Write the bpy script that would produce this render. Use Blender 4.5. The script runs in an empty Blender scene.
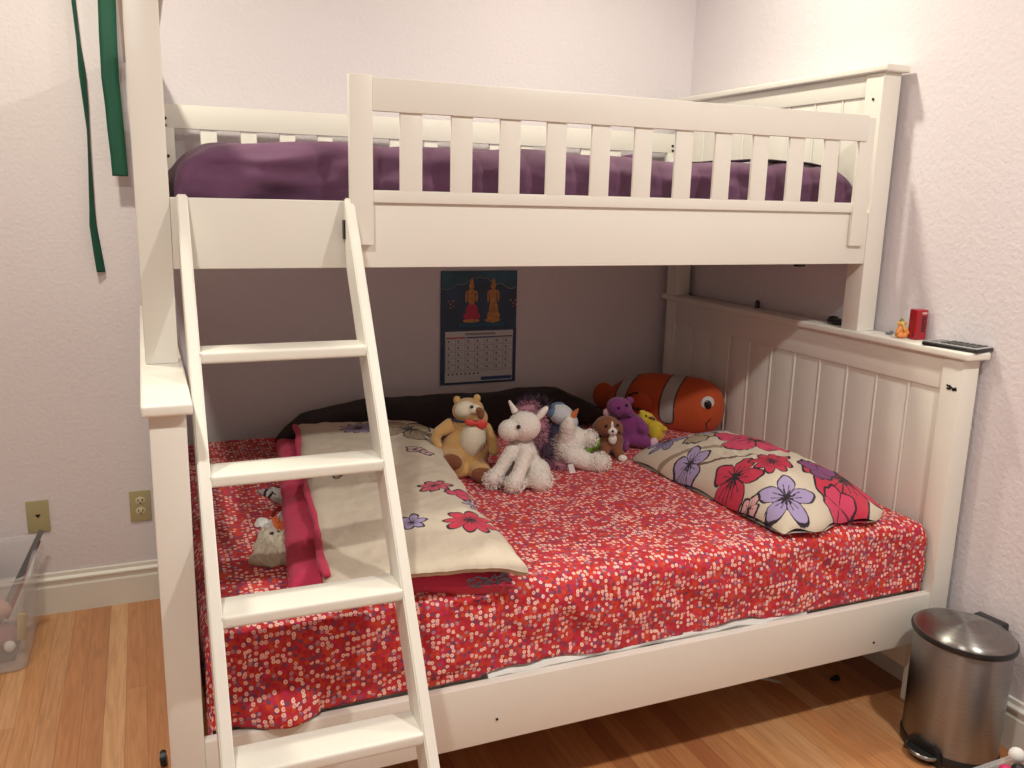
import bpy, bmesh, math, random
import numpy as np
from mathutils import Vector, Matrix, Euler, noise
random.seed(7)
sc = bpy.context.scene
COL = sc.collection
PI = math.pi
R = math.radians

# ------------------------------------------------------------------ materials
def newmat(name):
    m = bpy.data.materials.new(name); m.use_nodes = True
    nt = m.node_tree; b = nt.nodes['Principled BSDF']
    return m, nt, b
def noise_bump(nt, b, scale, strength, dist=.002, coord='Object', detail=3):
    tc = nt.nodes.new('ShaderNodeTexCoord'); n = nt.nodes.new('ShaderNodeTexNoise')
    n.inputs['Scale'].default_value = scale; n.inputs['Detail'].default_value = detail
    bp = nt.nodes.new('ShaderNodeBump'); bp.inputs['Strength'].default_value = strength; bp.inputs['Distance'].default_value = dist
    nt.links.new(tc.outputs[coord], n.inputs['Vector']); nt.links.new(n.outputs['Fac'], bp.inputs['Height'])
    nt.links.new(bp.outputs['Normal'], b.inputs['Normal'])
    return tc, n
def ramp(nt, stops, interp='LINEAR'):
    r = nt.nodes.new('ShaderNodeValToRGB'); cr = r.color_ramp; cr.interpolation = interp
    while len(cr.elements) < len(stops): cr.elements.new(.5)
    for e, (p, c) in zip(cr.elements, stops): e.position = p; e.color = (*c, 1)
    return r
def simple(name, col, rough=.5, bump=None, metal=0, var=.06, sheen=0, vscale=6, **kw):
    m, nt, b = newmat(name)
    b.inputs['Roughness'].default_value = rough; b.inputs['Metallic'].default_value = metal
    if sheen: b.inputs['Sheen Weight'].default_value = sheen
    for k, v in kw.items(): b.inputs[k].default_value = v
    tc = nt.nodes.new('ShaderNodeTexCoord'); n = nt.nodes.new('ShaderNodeTexNoise'); n.inputs['Scale'].default_value = vscale
    r = ramp(nt, [(.3, tuple(max(0, c*(1-var)) for c in col)), (.7, tuple(min(1, c*(1+var)) for c in col))])
    nt.links.new(tc.outputs['Object'], n.inputs['Vector']); nt.links.new(n.outputs['Fac'], r.inputs['Fac']); nt.links.new(r.outputs['Color'], b.inputs['Base Color'])
    if bump: noise_bump(nt, b, *bump)
    return m
def attrmat(name, rough=.9, bump=(250, .3, .001), sheen=.1):
    m, nt, b = newmat(name); b.inputs['Roughness'].default_value = rough
    b.inputs['Sheen Weight'].default_value = sheen
    a = nt.nodes.new('ShaderNodeAttribute'); a.attribute_name = 'Col'
    nt.links.new(a.outputs['Color'], b.inputs['Base Color'])
    noise_bump(nt, b, *bump)
    return m

WOOD = simple('white_paint', (.80, .775, .71), .38, (40, .12, .001), var=.012, vscale=3)
WALL = simple('wall_paint', (.75, .70, .735), .85, (75, .55, .004), var=.012, vscale=1.5)
CEIL = simple('ceiling_paint', (.82, .80, .78), .9)
TRIM = simple('trim_paint', (.78, .76, .70), .4, var=.01)
PURPLE = simple('purple_sheet', (.115, .040, .095), .8, (180, .25, .001), var=.1, sheen=.1)
MATT = simple('mattress_ticking', (.8, .79, .77), .85, (120, .3, .001))
BLACK = simple('dark_fleece', (.018, .013, .014), .95, (160, .5, .002), var=.2, sheen=.04)
PINKC = simple('pink_cloth', (.56, .035, .10), .85, (200, .3, .001), var=.08, sheen=.1)
PRINT = attrmat('floral_print')
TAN = simple('tan_plush', (.56, .33, .12), .95, (220, .8, .003), var=.12, sheen=.4)
BELLY = simple('cream_plush', (.72, .65, .50), .95, (220, .8, .003), sheen=.3)
BROWN = simple('brown_plush', (.20, .065, .025), .95, (220, .8, .003), var=.12, sheen=.3)
WHITEP = simple('white_plush', (.74, .68, .62), .95, (160, 1, .005), var=.05, sheen=.3)
WHITEF = simple('white_fur', (.82, .77, .71), .9, var=.04)
PINKF = simple('pink_fur', (.50, .24, .32), .9, var=.15)
DARKF = simple('plum_fur', (.06, .035, .065), .9, var=.3)
VIOLET = simple('violet_plush', (.19, .03, .15), .95, (220, .8, .003), var=.15, sheen=.3)
YELLOW = simple('yellow_plush', (.62, .44, .03), .95, (220, .8, .003), var=.1, sheen=.3)
GREEN = simple('green_plush', (.22, .38, .04), .95, (220, .8, .003), var=.15, sheen=.3)
ORANGEP = simple('orange_plush', (.55, .13, .035), .9, (220, .8, .003), sheen=.3)
BLUEP = simple('blue_plush', (.10, .19, .33), .95, (220, .8, .003), sheen=.3)
GREYP = simple('pale_grey_plush', (.60, .60, .62), .95, (220, .8, .003), sheen=.3)
NAVY = simple('navy_cloth', (.02, .03, .07), .8, var=.3)
EYE = simple('black_eye', (.01, .008, .008), .12)
REDR = simple('red_ribbon', (.60, .05, .045), .5)
GREENR = simple('green_ribbon', (.002, .070, .038), .7, (300, .3, .0005), var=.1)
BLKPL = simple('black_plastic', (.012, .012, .013), .38, var=.1)
GREYPL = simple('grey_plastic', (.14, .15, .16), .4)
SILVER = simple('silver_plastic', (.55, .56, .57), .3, metal=.5)
REDPL = simple('red_plastic', (.36, .012, .022), .3)
BEIGEPL = simple('beige_plate', (.42, .37, .20), .4, var=.02)
IVORY = simple('ivory_plastic', (.62, .57, .40), .35, var=.02)
HOLE = simple('dark_metal_bolt', (.03, .025, .02), .4, metal=.6)
FIGO = simple('orange_resin', (.80, .30, .07), .4, var=.15, vscale=60)
FIGY = simple('yellow_resin', (.75, .48, .14), .4)
FIGG = simple('olive_resin', (.22, .22, .05), .4)
PAPERW = simple('white_paper', (.75, .75, .73), .8)
CALN = simple('navy_print', (.012, .045, .105), .45, var=.35, vscale=9)
CALT = simple('teal_print', (.012, .085, .14), .45, var=.3, vscale=12)
CALP = simple('calendar_paper', (.66, .66, .68), .7, var=.03)
INK = simple('printing_ink', (.05, .045, .06), .8)
INKP = simple('pink_ink', (.52, .05, .10), .7)
INKG = simple('gold_ink', (.50, .24, .08), .6, var=.3, vscale=60)
INKB = simple('blue_ink', (.05, .10, .26), .7)
PURST = simple('violet_plastic', (.16, .05, .42), .5)

def steel_mat():
    m, nt, b = newmat('brushed_steel')
    b.inputs['Metallic'].default_value = 1; b.inputs['Roughness'].default_value = .34
    b.inputs['Anisotropic'].default_value = .85; b.inputs['Anisotropic Rotation'].default_value = .25
    tc = nt.nodes.new('ShaderNodeTexCoord'); mp = nt.nodes.new('ShaderNodeMapping'); mp.inputs['Scale'].default_value = (6, 6, 400)
    n = nt.nodes.new('ShaderNodeTexNoise'); n.inputs['Scale'].default_value = 3
    nt.links.new(tc.outputs['Object'], mp.inputs['Vector']); nt.links.new(mp.outputs['Vector'], n.inputs['Vector'])
    r = ramp(nt, [(.3, (.25, .24, .235)), (.7, (.33, .32, .31))]); nt.links.new(n.outputs['Fac'], r.inputs['Fac']); nt.links.new(r.outputs['Color'], b.inputs['Base Color'])
    bp = nt.nodes.new('ShaderNodeBump'); bp.inputs['Strength'].default_value = .12; bp.inputs['Distance'].default_value = .001
    nt.links.new(n.outputs['Fac'], bp.inputs['Height']); nt.links.new(bp.outputs['Normal'], b.inputs['Normal'])
    tg = nt.nodes.new('ShaderNodeTangent'); tg.direction_type = 'RADIAL'; tg.axis = 'Z'; nt.links.new(tg.outputs[0], b.inputs['Tangent'])
    return m
STEEL = steel_mat()

def plastic_clear():
    m, nt, b = newmat('clear_plastic')
    b.inputs['Base Color'].default_value = (.86, .87, .90, 1); b.inputs['Roughness'].default_value = .25
    b.inputs['Alpha'].default_value = .25
    tc, n = noise_bump(nt, b, 8, .1)
    return m
CLEAR = plastic_clear()

def floor_mat():
    m, nt, b = newmat('strip_wood_floor'); L = nt.links.new
    tc = nt.nodes.new('ShaderNodeTexCoord'); sep = nt.nodes.new('ShaderNodeSeparateXYZ'); L(tc.outputs['Object'], sep.inputs[0])
    def M(op, a, bb=None, c=None):
        n = nt.nodes.new('ShaderNodeMath'); n.operation = op
        for i, v in enumerate((a, bb, c)):
            if v is None: continue
            if isinstance(v, (int, float)): n.inputs[i].default_value = v
            else: L(v, n.inputs[i])
        return n.outputs[0]
    xs = M('DIVIDE', sep.outputs['X'], .0575); row = M('FLOOR', xs); fx = M('FRACT', xs)
    wn = nt.nodes.new('ShaderNodeTexWhiteNoise'); wn.noise_dimensions = '1D'; L(row, wn.inputs['W'])
    ys = M('ADD', M('DIVIDE', sep.outputs['Y'], 2.1), M('MULTIPLY', wn.outputs['Value'], 7.3)); pl = M('FLOOR', ys); fy = M('FRACT', ys)
    cmb = nt.nodes.new('ShaderNodeCombineXYZ'); L(row, cmb.inputs[0]); L(pl, cmb.inputs[1])
    w2 = nt.nodes.new('ShaderNodeTexWhiteNoise'); w2.noise_dimensions = '2D'; L(cmb.outputs[0], w2.inputs['Vector'])
    r = ramp(nt, [(0, (.38, .135, .058)), (.25, (.53, .225, .090)), (.5, (.63, .32, .14)), (.75, (.45, .175, .068)), (1, (.70, .40, .20))])
    L(w2.outputs['Value'], r.inputs['Fac'])
    mp = nt.nodes.new('ShaderNodeMapping'); mp.inputs['Scale'].default_value = (55, 3.5, 1); L(tc.outputs['Object'], mp.inputs['Vector'])
    off = nt.nodes.new('ShaderNodeVectorMath'); off.operation = 'ADD'; L(mp.outputs[0], off.inputs[0]); L(w2.outputs['Color'], off.inputs[1])
    gn = nt.nodes.new('ShaderNodeTexNoise'); gn.inputs['Scale'].default_value = 1.4; gn.inputs['Detail'].default_value = 6; gn.inputs['Distortion'].default_value = 1.2; L(off.outputs[0], gn.inputs['Vector'])
    gr = ramp(nt, [(.3, (.80, .76, .72)), (.65, (1.05, 1.05, 1.05))]); L(gn.outputs['Fac'], gr.inputs['Fac'])
    mx = nt.nodes.new('ShaderNodeMix'); mx.data_type = 'RGBA'; mx.blend_type = 'MULTIPLY'; mx.inputs[0].default_value = 1; L(r.outputs[0], mx.inputs[6]); L(gr.outputs[0], mx.inputs[7])
    ex = M('LESS_THAN', M('MINIMUM', fx, M('SUBTRACT', 1, fx)), .02); ey = M('LESS_THAN', fy, .0010)
    e = M('MAXIMUM', ex, ey)
    m2 = nt.nodes.new('ShaderNodeMix'); m2.data_type = 'RGBA'; L(M('MULTIPLY', e, .4), m2.inputs[0]); L(mx.outputs[2], m2.inputs[6]); m2.inputs[7].default_value = (.16, .06, .025, 1)
    L(m2.outputs[2], b.inputs['Base Color']); b.inputs['Roughness'].default_value = .3
    b.inputs['Coat Weight'].default_value = .25; b.inputs['Coat Roughness'].default_value = .2
    bp = nt.nodes.new('ShaderNodeBump'); bp.inputs['Strength'].default_value = .3; bp.inputs['Distance'].default_value = .001; L(M('SUBTRACT', 1, e), bp.inputs['Height']); L(bp.outputs[0], b.inputs['Normal'])
    return m
FLOOR = floor_mat()

def ditsy_mat():
    """red cloth strewn with tiny ringed blossoms"""
    m, nt, b = newmat('ditsy_floral_cloth'); L = nt.links.new
    b.inputs['Roughness'].default_value = .85; b.inputs['Sheen Weight'].default_value = .08
    uv = nt.nodes.new('ShaderNodeUVMap')
    def M(op, a, bb=None):
        n = nt.nodes.new('ShaderNodeMath'); n.operation = op
        for i, v in enumerate((a, bb)):
            if v is None: continue
            if isinstance(v, (int, float)): n.inputs[i].default_value = v
            else: L(v, n.inputs[i])
        return n.outputs[0]
    def mixc(f, a, bb):
        n = nt.nodes.new('ShaderNodeMix'); n.data_type = 'RGBA'
        L(f, n.inputs[0])
        for i, v in ((6, a), (7, bb)):
            if isinstance(v, tuple): n.inputs[i].default_value = (*v, 1)
            else: L(v, n.inputs[i])
        return n.outputs[2]
    def layer(scale, off):
        mp = nt.nodes.new('ShaderNodeMapping'); mp.inputs['Location'].default_value = off; L(uv.outputs[0], mp.inputs['Vector'])
        v = nt.nodes.new('ShaderNodeTexVoronoi'); v.voronoi_dimensions = '2D'; v.inputs['Scale'].default_value = scale; v.inputs['Randomness'].default_value = .75
        L(mp.outputs[0], v.inputs['Vector'])
        s = nt.nodes.new('ShaderNodeSeparateColor'); L(v.outputs['Color'], s.inputs[0])
        return v.outputs['Distance'], s.outputs
    base = (.50, .022, .028)
    d2, c2 = layer(82, (.31, .17, 0))
    col2 = ramp(nt, [(0, (.46, .012, .03)), (.3, (.56, .02, .09)), (.45, (.62, .06, .02)), (.62, (.19, .05, .12)), (.8, (.26, .07, .16)), (.9, (.5, .02, .03))], 'CONSTANT'); L(c2[0], col2.inputs[0])
    bn = nt.nodes.new('ShaderNodeTexNoise'); bn.inputs['Scale'].default_value = 26; bn.inputs['Detail'].default_value = 2; L(uv.outputs[0], bn.inputs['Vector'])
    br = ramp(nt, [(.34, (.40, .018, .040)), (.48, (.54, .022, .028)), (.62, (.62, .055, .020)), (.72, (.56, .020, .075))]); L(bn.outputs['Fac'], br.inputs[0])
    out = mixc(M('LESS_THAN', d2, .40), br.outputs[0], col2.outputs[0])
    d1, c1 = layer(88, (0, 0, 0))
    petal = ramp(nt, [(0, (.92, .62, .54)), (.5, (.84, .46, .42)), (.8, (.45, .22, .30))], 'CONSTANT'); L(c1[1], petal.inputs[0])
    n = nt.nodes.new('ShaderNodeTexNoise'); n.inputs['Scale'].default_value = 17; n.inputs['Detail'].default_value = 1; L(uv.outputs[0], n.inputs['Vector'])
    pick = M('GREATER_THAN', M('ADD', M('MULTIPLY', c1[0], .75), M('MULTIPLY', n.outputs['Fac'], .9)), .83)
    disc = M('MULTIPLY', M('LESS_THAN', d1, .40), pick)
    out = mixc(disc, out, petal.outputs[0])
    out = mixc(M('MULTIPLY', M('LESS_THAN', d1, .12), pick), out, (.68, .22, .18))
    L(out, b.inputs['Base Color'])
    noise_bump(nt, b, 220, .25, .001)
    return m
DITSY = ditsy_mat()

# ------------------------------------------------------------------ helpers
def link(o, parent=None):
    COL.objects.link(o)
    if parent is not None: o.parent = parent
    return o
def wloc(o):
    v = Vector((0, 0, 0))
    while o is not None: v += o.location; o = o.parent
    return v
def obj(name, bm, mat, parent=None, world=True, smooth=True, angle=35, normals=True):
    """one mesh object; world=True: the bmesh is in world coordinates"""
    if normals: bmesh.ops.recalc_face_normals(bm, faces=bm.faces)
    me = bpy.data.meshes.new(name)
    if world and parent is not None: bmesh.ops.translate(bm, verts=bm.verts, vec=-wloc(parent))
    bm.to_mesh(me); bm.free()
    me.materials.append(mat)
    if smooth:
        me.polygons.foreach_set('use_smooth', [True]*len(me.polygons)); me.set_sharp_from_angle(angle=R(angle))
    return link(bpy.data.objects.new(name, me), parent)
def thing(name, label, cat, loc=(0, 0, 0), rz=0, group=None):
    o = bpy.data.objects.new(name, None); o.location = loc; o.rotation_euler = (0, 0, rz); o.empty_display_size = .05
    return tag(link(o), label, cat, group)
def tag(o, label, cat, group=None):
    o['label'] = label; o['category'] = cat
    if group: o['group'] = group
    return o
def struct(o): o['kind'] = 'structure'; return o
def addbox(bm, x0, x1, y0, y1, z0, z1, bev=.003, seg=2, M=None):
    vs = [bm.verts.new(p) for p in ((x0, y0, z0), (x1, y0, z0), (x1, y1, z0), (x0, y1, z0), (x0, y0, z1), (x1, y0, z1), (x1, y1, z1), (x0, y1, z1))]
    fs = [bm.faces.new([vs[i] for i in f]) for f in ((0, 3, 2, 1), (4, 5, 6, 7), (0, 1, 5, 4), (1, 2, 6, 5), (2, 3, 7, 6), (3, 0, 4, 7))]
    if bev:
        es = list({e for f in fs for e in f.edges})
        r = bmesh.ops.bevel(bm, geom=es, offset=bev, segments=seg, profile=.6, affect='EDGES')
        vs = list({v for f in r['faces'] for v in f.verts} | {v for v in vs if v.is_valid})
    if M is not None: bmesh.ops.transform(bm, matrix=M, verts=[v for v in vs if v.is_valid])
    return vs
def box(name, x0, x1, y0, y1, z0, z1, mat, parent=None, bev=.003, **k):
    bm = bmesh.new(); addbox(bm, x0, x1, y0, y1, z0, z1, bev); return obj(name, bm, mat, parent, **k)
def sphere(bm, c, r, rot=(0, 0, 0), seg=20, rings=14, M=None):
    r = (r, r, r) if isinstance(r, (int, float)) else r
    mt = Matrix.Translation(c) @ Euler([R(a) for a in rot]).to_matrix().to_4x4() @ Matrix.Diagonal((*r, 1))
    if M is not None: mt = M @ mt
    bmesh.ops.create_uvsphere(bm, u_segments=seg, v_segments=rings, radius=1, matrix=mt)
def limb(bm, pts, seg=14):
    """chain of overlapping spheres through (x,y,z,r) points"""
    for (a, b) in zip(pts, pts[1:]):
        d = (Vector(b[:3])-Vector(a[:3])).length; n = max(2, int(d/(min(a[3], b[3])*.45)))
        for i in range(n+1):
            t = i/n; sphere(bm, [a[k]*(1-t)+b[k]*t for k in range(3)], a[3]*(1-t)+b[3]*t, seg=seg, rings=9)
def blob(name, bm, mat, parent, voxel=.005, smooth_it=6, fuzz=0, fuzz_scale=.02):
    o = obj(name, bm, mat, parent, world=False, normals=False)
    r = o.modifiers.new('merge', 'REMESH'); r.mode = 'VOXEL'; r.voxel_size = voxel; r.use_smooth_shade = True
    s = o.modifiers.new('soften', 'SMOOTH'); s.iterations = smooth_it; s.factor = .5
    if fuzz:
        t = bpy.data.textures.new('fuzz', 'CLOUDS'); t.noise_scale = fuzz_scale; t.noise_depth = 3
        d = o.modifiers.new('fuzz', 'DISPLACE'); d.texture = t; d.strength = fuzz; d.mid_level = .5
    return o
def fur(name, specs, n, length, width, mat, parent, droop=.3, seed=1):
    """short tapered hairs growing out of ellipsoids, bent downwards"""
    rnd = random.Random(seed); bm = bmesh.new()
    wsum = sum(s[1][0]*s[1][1]+s[1][1]*s[1][2] for s in specs)
    for c, rr in specs:
        k = int(n*(rr[0]*rr[1]+rr[1]*rr[2])/wsum)
        for _ in range(k):
            z = rnd.uniform(-1, 1); a = rnd.uniform(0, 2*PI); q = math.sqrt(1-z*z)
            d = Vector((q*math.cos(a), q*math.sin(a), z)); p = Vector(c)+Vector((d.x*rr[0], d.y*rr[1], d.z*rr[2]))*.97
            nn = Vector((d.x/rr[0], d.y/rr[1], d.z/rr[2])).normalized()
            t = nn.cross(Vector((rnd.uniform(-1, 1), rnd.uniform(-1, 1), rnd.uniform(-1, 1)))).normalized()
            l = length*rnd.uniform(.5, 1.1); dirn = (nn+t*rnd.uniform(-.5, .5)+Vector((0, 0, -droop))).normalized()
            m = p+dirn*l*.6; e = p+dirn*l+Vector((0, 0, -droop*l*.5)); s = t*width
            v = [bm.verts.new(x) for x in (p-s, p+s, m+s*.6, m-s*.6, e)]
            bm.faces.new(v[:4]); bm.faces.new((v[3], v[2], v[4]))
    return obj(name, bm, mat, parent, world=False, smooth=False, normals=False)
def lathe(bm, prof, c=(0, 0, 0), n=40, sx=1, sy=1):
    rings = []
    for r, z in prof:
        rings.append([bm.verts.new((c[0]+r*sx*math.cos(2*PI*i/n), c[1]+r*sy*math.sin(2*PI*i/n), c[2]+z)) for i in range(n)])
    for a, b in zip(rings, rings[1:]):
        for i in range(n): bm.faces.new((a[i], a[(i+1) % n], b[(i+1) % n], b[i]))
    bm.faces.new(rings[0][::-1]); bm.faces.new(rings[-1])
def tube(bm, pts, r, n=8, flat=1.0):
    rings = []
    for i, p in enumerate(pts):
        p = Vector(p); t = (Vector(pts[min(i+1, len(pts)-1)])-Vector(pts[max(i-1, 0)])).normalized()
        u = t.cross(Vector((0, 0, 1)) if abs(t.z) < .9 else Vector((0, 1, 0))).normalized(); w = t.cross(u)
        rr = r[i] if isinstance(r, (list, tuple)) else r
        rings.append([bm.verts.new(p+u*rr*math.cos(2*PI*k/n)+w*rr*flat*math.sin(2*PI*k/n)) for k in range(n)])
    for a, b in zip(rings, rings[1:]):
        for i in range(n): bm.faces.new((a[i], a[(i+1) % n], b[(i+1) % n], b[i]))
    bm.faces.new(rings[0][::-1]); bm.faces.new(rings[-1])
def prism(bm, poly, y0, y1, axes='xz'):
    """extrude a 2D outline between y0 and y1"""
    f = (lambda a, b, y: (a, y, b)) if axes == 'xz' else (lambda a, b, y: (y, a, b)) if axes == 'yz' else (lambda a, b, y: (a, b, y))
    A = [bm.verts.new(f(a, b, y0)) for a, b in poly]; B = [bm.verts.new(f(a, b, y1)) for a, b in poly]; n = len(poly)
    bm.faces.new(A); bm.faces.new(B[::-1])
    for i in range(n): bm.faces.new((A[i], B[i], B[(i+1) % n], A[(i+1) % n]))
def nz(x, y, z=0): return noise.noise(Vector((x, y, z)))
def fbm(x, y, z=0): return nz(x, y, z)+.5*nz(2.1*x, 2.1*y, z+3)+.25*nz(4.3*x, 4.3*y, z+7)
def sstep(a, b, x):
    t = min(1, max(0, (x-a)/(b-a))); return t*t*(3-2*t)
def gridmesh(nu, nv, f, bm=None, uvf=None):
    """open sheet; f(u,v)->(x,y,z), u,v in 0..1"""
    bm = bm or bmesh.new()
    V = [[bm.verts.new(f(i/nu, j/nv)) for j in range(nv+1)] for i in range(nu+1)]
    uvl = bm.loops.layers.uv.new('UVMap') if uvf else None
    for i in range(nu):
        for j in range(nv):
            fa = bm.faces.new((V[i][j], V[i+1][j], V[i+1][j+1], V[i][j+1]))
            if uvf:
                for lp, (a, b) in zip(fa.loops, ((i, j), (i+1, j), (i+1, j+1), (i, j+1))): lp[uvl].uv = uvf(a/nu, b/nv)
    return bm
def paint(o, fn):
    """colour attribute from a pattern function of the rest position"""
    me = o.data; n = len(me.vertices); co = np.empty(n*3); me.vertices.foreach_get('co', co); co = co.reshape(-1, 3)
    a = me.color_attributes.new('Col', 'FLOAT_COLOR', 'POINT'); c = np.ones((n, 4)); c[:, :3] = fn(co); a.data.foreach_set('color', c.ravel())
LINE = np.array((.02, .012, .02)); CREAM = (.60, .52, .42)
def flower(c, x, y, cx, cy, rad, n, fill, phase=0, stretch=1, ang=0, core=True, lw=.0035, spiky=0.5, outline=True, pet=.42):
    """a drawn blossom: fill, ink outline, petal lines and a scribbled heart"""
    dx, dy = x-cx, y-cy; ca, sa = math.cos(ang), math.sin(ang)
    u = (dx*ca+dy*sa)/stretch; v = -dx*sa+dy*ca
    r = np.hypot(u, v)+1e-9; th = np.arctan2(v, u)+phase
    R_ = rad*((1-pet)+pet*np.abs(np.cos(n*th/2))**spiky)*(1+.06*np.sin(5.3*th+1.7)+.04*np.sin(11*th))
    c[r < R_] = fill
    if outline: c[np.abs(r-R_*1.02) < lw] = LINE
    tt = np.abs(((n*th/2+PI/2) % PI)-PI/2)
    c[(tt > PI/2-.09*rad/np.maximum(r, rad*.2)*.6) & (r < R_)] = LINE
    if core:
        c[(r < rad*(.22+.10*np.sin(9*th)+.06*np.sin(17*th)))] = LINE
        c[(np.abs(np.sin(n*1.5*th)) > .965) & (r < rad*.55)] = LINE
def curve(c, x, y, pts, w, col=LINE):
    for (a, b) in zip(pts, pts[1:]):
        ax, ay = a; bx, by = b; L2 = (bx-ax)**2+(by-ay)**2+1e-12
        t = np.clip(((x-ax)*(bx-ax)+(y-ay)*(by-ay))/L2, 0, 1); d = np.hypot(x-ax-t*(bx-ax), y-ay-t*(by-ay)); c[d < w] = col

PK = (.58, .05, .12); RD = (.52, .03, .07); LV = (.36, .29, .50); TN = (.37, .29, .19); PL = (.20, .05, .16)

# ------------------------------------------------------------------ room
YW, XR = 1.5603, 2.1785         # back wall, right wall
XL, YF, ZC = -2.3, -3.9, 2.66
def slab(name, x0, x1, y0, y1, z0, z1, mat): return struct(box(name, x0, x1, y0, y1, z0, z1, mat, bev=0, smooth=False))
slab('floor', XL-.1, XR+.1, YF-.1, YW+.1, -.08, 0, FLOOR)
slab('ceiling', XL-.1, XR+.1, YF-.1, YW+.1, ZC, ZC+.08, CEIL)
slab('wall_back', XL-.1, XR+.1, YW, YW+.1, 0, ZC, WALL)
slab('wall_right', XR, XR+.1, YF-.1, YW, 0, ZC, WALL)
slab('wall_left', XL-.1, XL, YF-.1, YW, 0, ZC, WALL)
slab('wall_front', XL, XR, YF-.1, YF, 0, ZC, WALL)
BB = [(0, 0), (.014, 0), (.014, .098), (.011, .105), (.011, .118), (.016, .122), (.016, .128), (.008, .136), (.007, .148), (0, .151)]
bm = bmesh.new(); prism(bm, [(YW-a, b) for a, b in BB], XL, XR-.0, 'yz'); struct(obj('baseboard_back', bm, TRIM, smooth=False))
bm = bmesh.new(); prism(bm, [(XR-a, b) for a, b in BB], YF, YW-.017, 'xz'); struct(obj('baseboard_right', bm, TRIM, smooth=False))

# ------------------------------------------------------------------ bunk bed
L, P, D = 2.150, .066, 1.502
ZL, TL = 1.0936, .0223        # lower ledge top
YU, PU, ZU = .397, .070, 1.898
bed = thing('bunk_bed', 'white painted wooden bunk bed, narrow bunk over a wide one, against the wall', 'bunk bed', (1.07, .75, 0))
def ledge(name, x0, x1, y0, y1, ztop, parent):
    bm = bmesh.new(); addbox(bm, x0, x1, y0, y1, ztop-TL, ztop, .006, 3); return obj(name, bm, WOOD, parent)
def planks(bm, xa, xb, ya, yb, z0, z1, pitch=.125, first=None):
    y = ya; first = first if first is not None else ya+pitch
    cuts = [ya]; c = first
    while c < yb-.02: cuts.append(c); c += pitch
    cuts.append(yb)
    for a, b in zip(cuts, cuts[1:]): addbox(bm, xa, xb, a, b, z0, z1, .0045, 2)
    for c in cuts[1:-1]:
        for xx in (xa+.001, xb-.001): tube(bm, [(xx, c+.0045, z0+.01), (xx, c+.0045, z1-.004)], .0042, 8)
def dots(parent, pts, axis, r=.0045):
    for p in pts:
        bm = bmesh.new()
        rot = Matrix.Rotation(PI/2, 4, 'Y') if axis == 'x' else Matrix.Rotation(PI/2, 4, 'X')
        bmesh.ops.create_cone(bm, cap_ends=True, segments=14, radius1=r, radius2=r*.8, depth=.005, matrix=Matrix.Translation(p) @ rot)
        obj('bolt', bm, HOLE, parent)
def end_frame(name, xo, inner, up):
    """a headboard or footboard: two posts, rails, planks, ledge. xo: post x range start; inner: +1 if bed lies to +x"""
    if up: y0, y1, pw, z0, zt, px0 = YU, D, PU, ZL, ZU, xo
    else: y0, y1, pw, z0, zt, px0 = 0, D, P, 0, ZL, xo
    x0, x1 = px0, px0+pw
    cx = (x0+x1)/2
    f = obj_p = None
    bm = bmesh.new(); pa, pb = cx-.011, cx+.011
    if inner > 0: pa, pb = x1-.032, x1-.012
    else: pa, pb = x0+.012, x0+.032
    zb = z0+.10 if not up else z0+.28
    planks(bm, pa, pb, y0+pw-.005, y1-pw+.005, zb+.06, zt-TL-(.09 if not up else .06), .125, .181 if not up else .565)
    panel = obj(name, bm, WOOD, bed)
    for (a, b) in ((y0, y0+pw), (y1-pw, y1)):
        post = box('post', x0, x1, a, b, z0, zt-TL, WOOD, panel, bev=.004)
        if a == y0:
            if not up and inner < 0:
                dots(post, [(x0-.0005, .043, .461), (x0-.0005, .045, .399)], 'x', .006)
                bm = bmesh.new(); rnd = random.Random(4)
                for k in range(9):
                    yy = .026+rnd.uniform(-.014, .014); zz = .988+rnd.uniform(-.005, .005)
                    addbox(bm, x0-.0012, x0+.0005, yy-.007, yy+.007, zz-.0022, zz+.0022, 0, M=Matrix.Translation((0, yy, zz)) @ Matrix.Rotation(rnd.uniform(-.7, .7), 4, 'X') @ Matrix.Translation((0, -yy, -zz)))
                s = obj('scribble_mark', bm, INK, post); s['label'] = 'black scribbled mark'
            if up and inner < 0: dots(post, [(x0-.0005, .43, 1.80)], 'x', .004)
    bm = bmesh.new(); zr = zt-TL; h = .095 if not up else .066
    addbox(bm, pa-.006 if inner < 0 else pa, pb if inner < 0 else pb+.006, y0+pw-.003, y1-pw+.003, zr-h, zr+.001, .003); obj('top_rail', bm, WOOD, panel)
    bm = bmesh.new(); addbox(bm, pa-.006 if inner < 0 else pa, pb if inner < 0 else pb+.006, y0+pw-.003, y1-pw+.003, zb, zb+.085, .003); obj('bottom_rail', bm, WOOD, panel)
    ov, ox = .0213, .0124
    if inner > 0: xa, xb = x0-ox, x1+ox
    else: xa, xb = x0-ox, min(x1+ox, 2.177)
    ledge('ledge', xa, xb, y0-ov, y1+ov, zt, panel)
    return panel
end_frame('lower_footboard', 0, 1, False)
lowhead = end_frame('lower_headboard', L-P, -1, False)
end_frame('upper_footboard', 0, 1, True)
end_frame('upper_headboard', L-PU, -1, True)
# side rails
lr = box('side_rail', P, L-P, .006, .031, .2206, .3741, WOOD, bed)
dots(lr, [(1.881, .0055, .255), (.713, .0055, .279)], 'y', .0035)
box('side_rail', P, L-P, D-.035, D-.008, .2206, .3741, WOOD, bed)
ur = box('side_rail', PU, L-PU, .3995, .4245, 1.3064, 1.464, WOOD, bed)
box('side_rail', PU, L-PU, D-.036, D-.011, 1.3064, 1.464, WOOD, bed)
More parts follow.
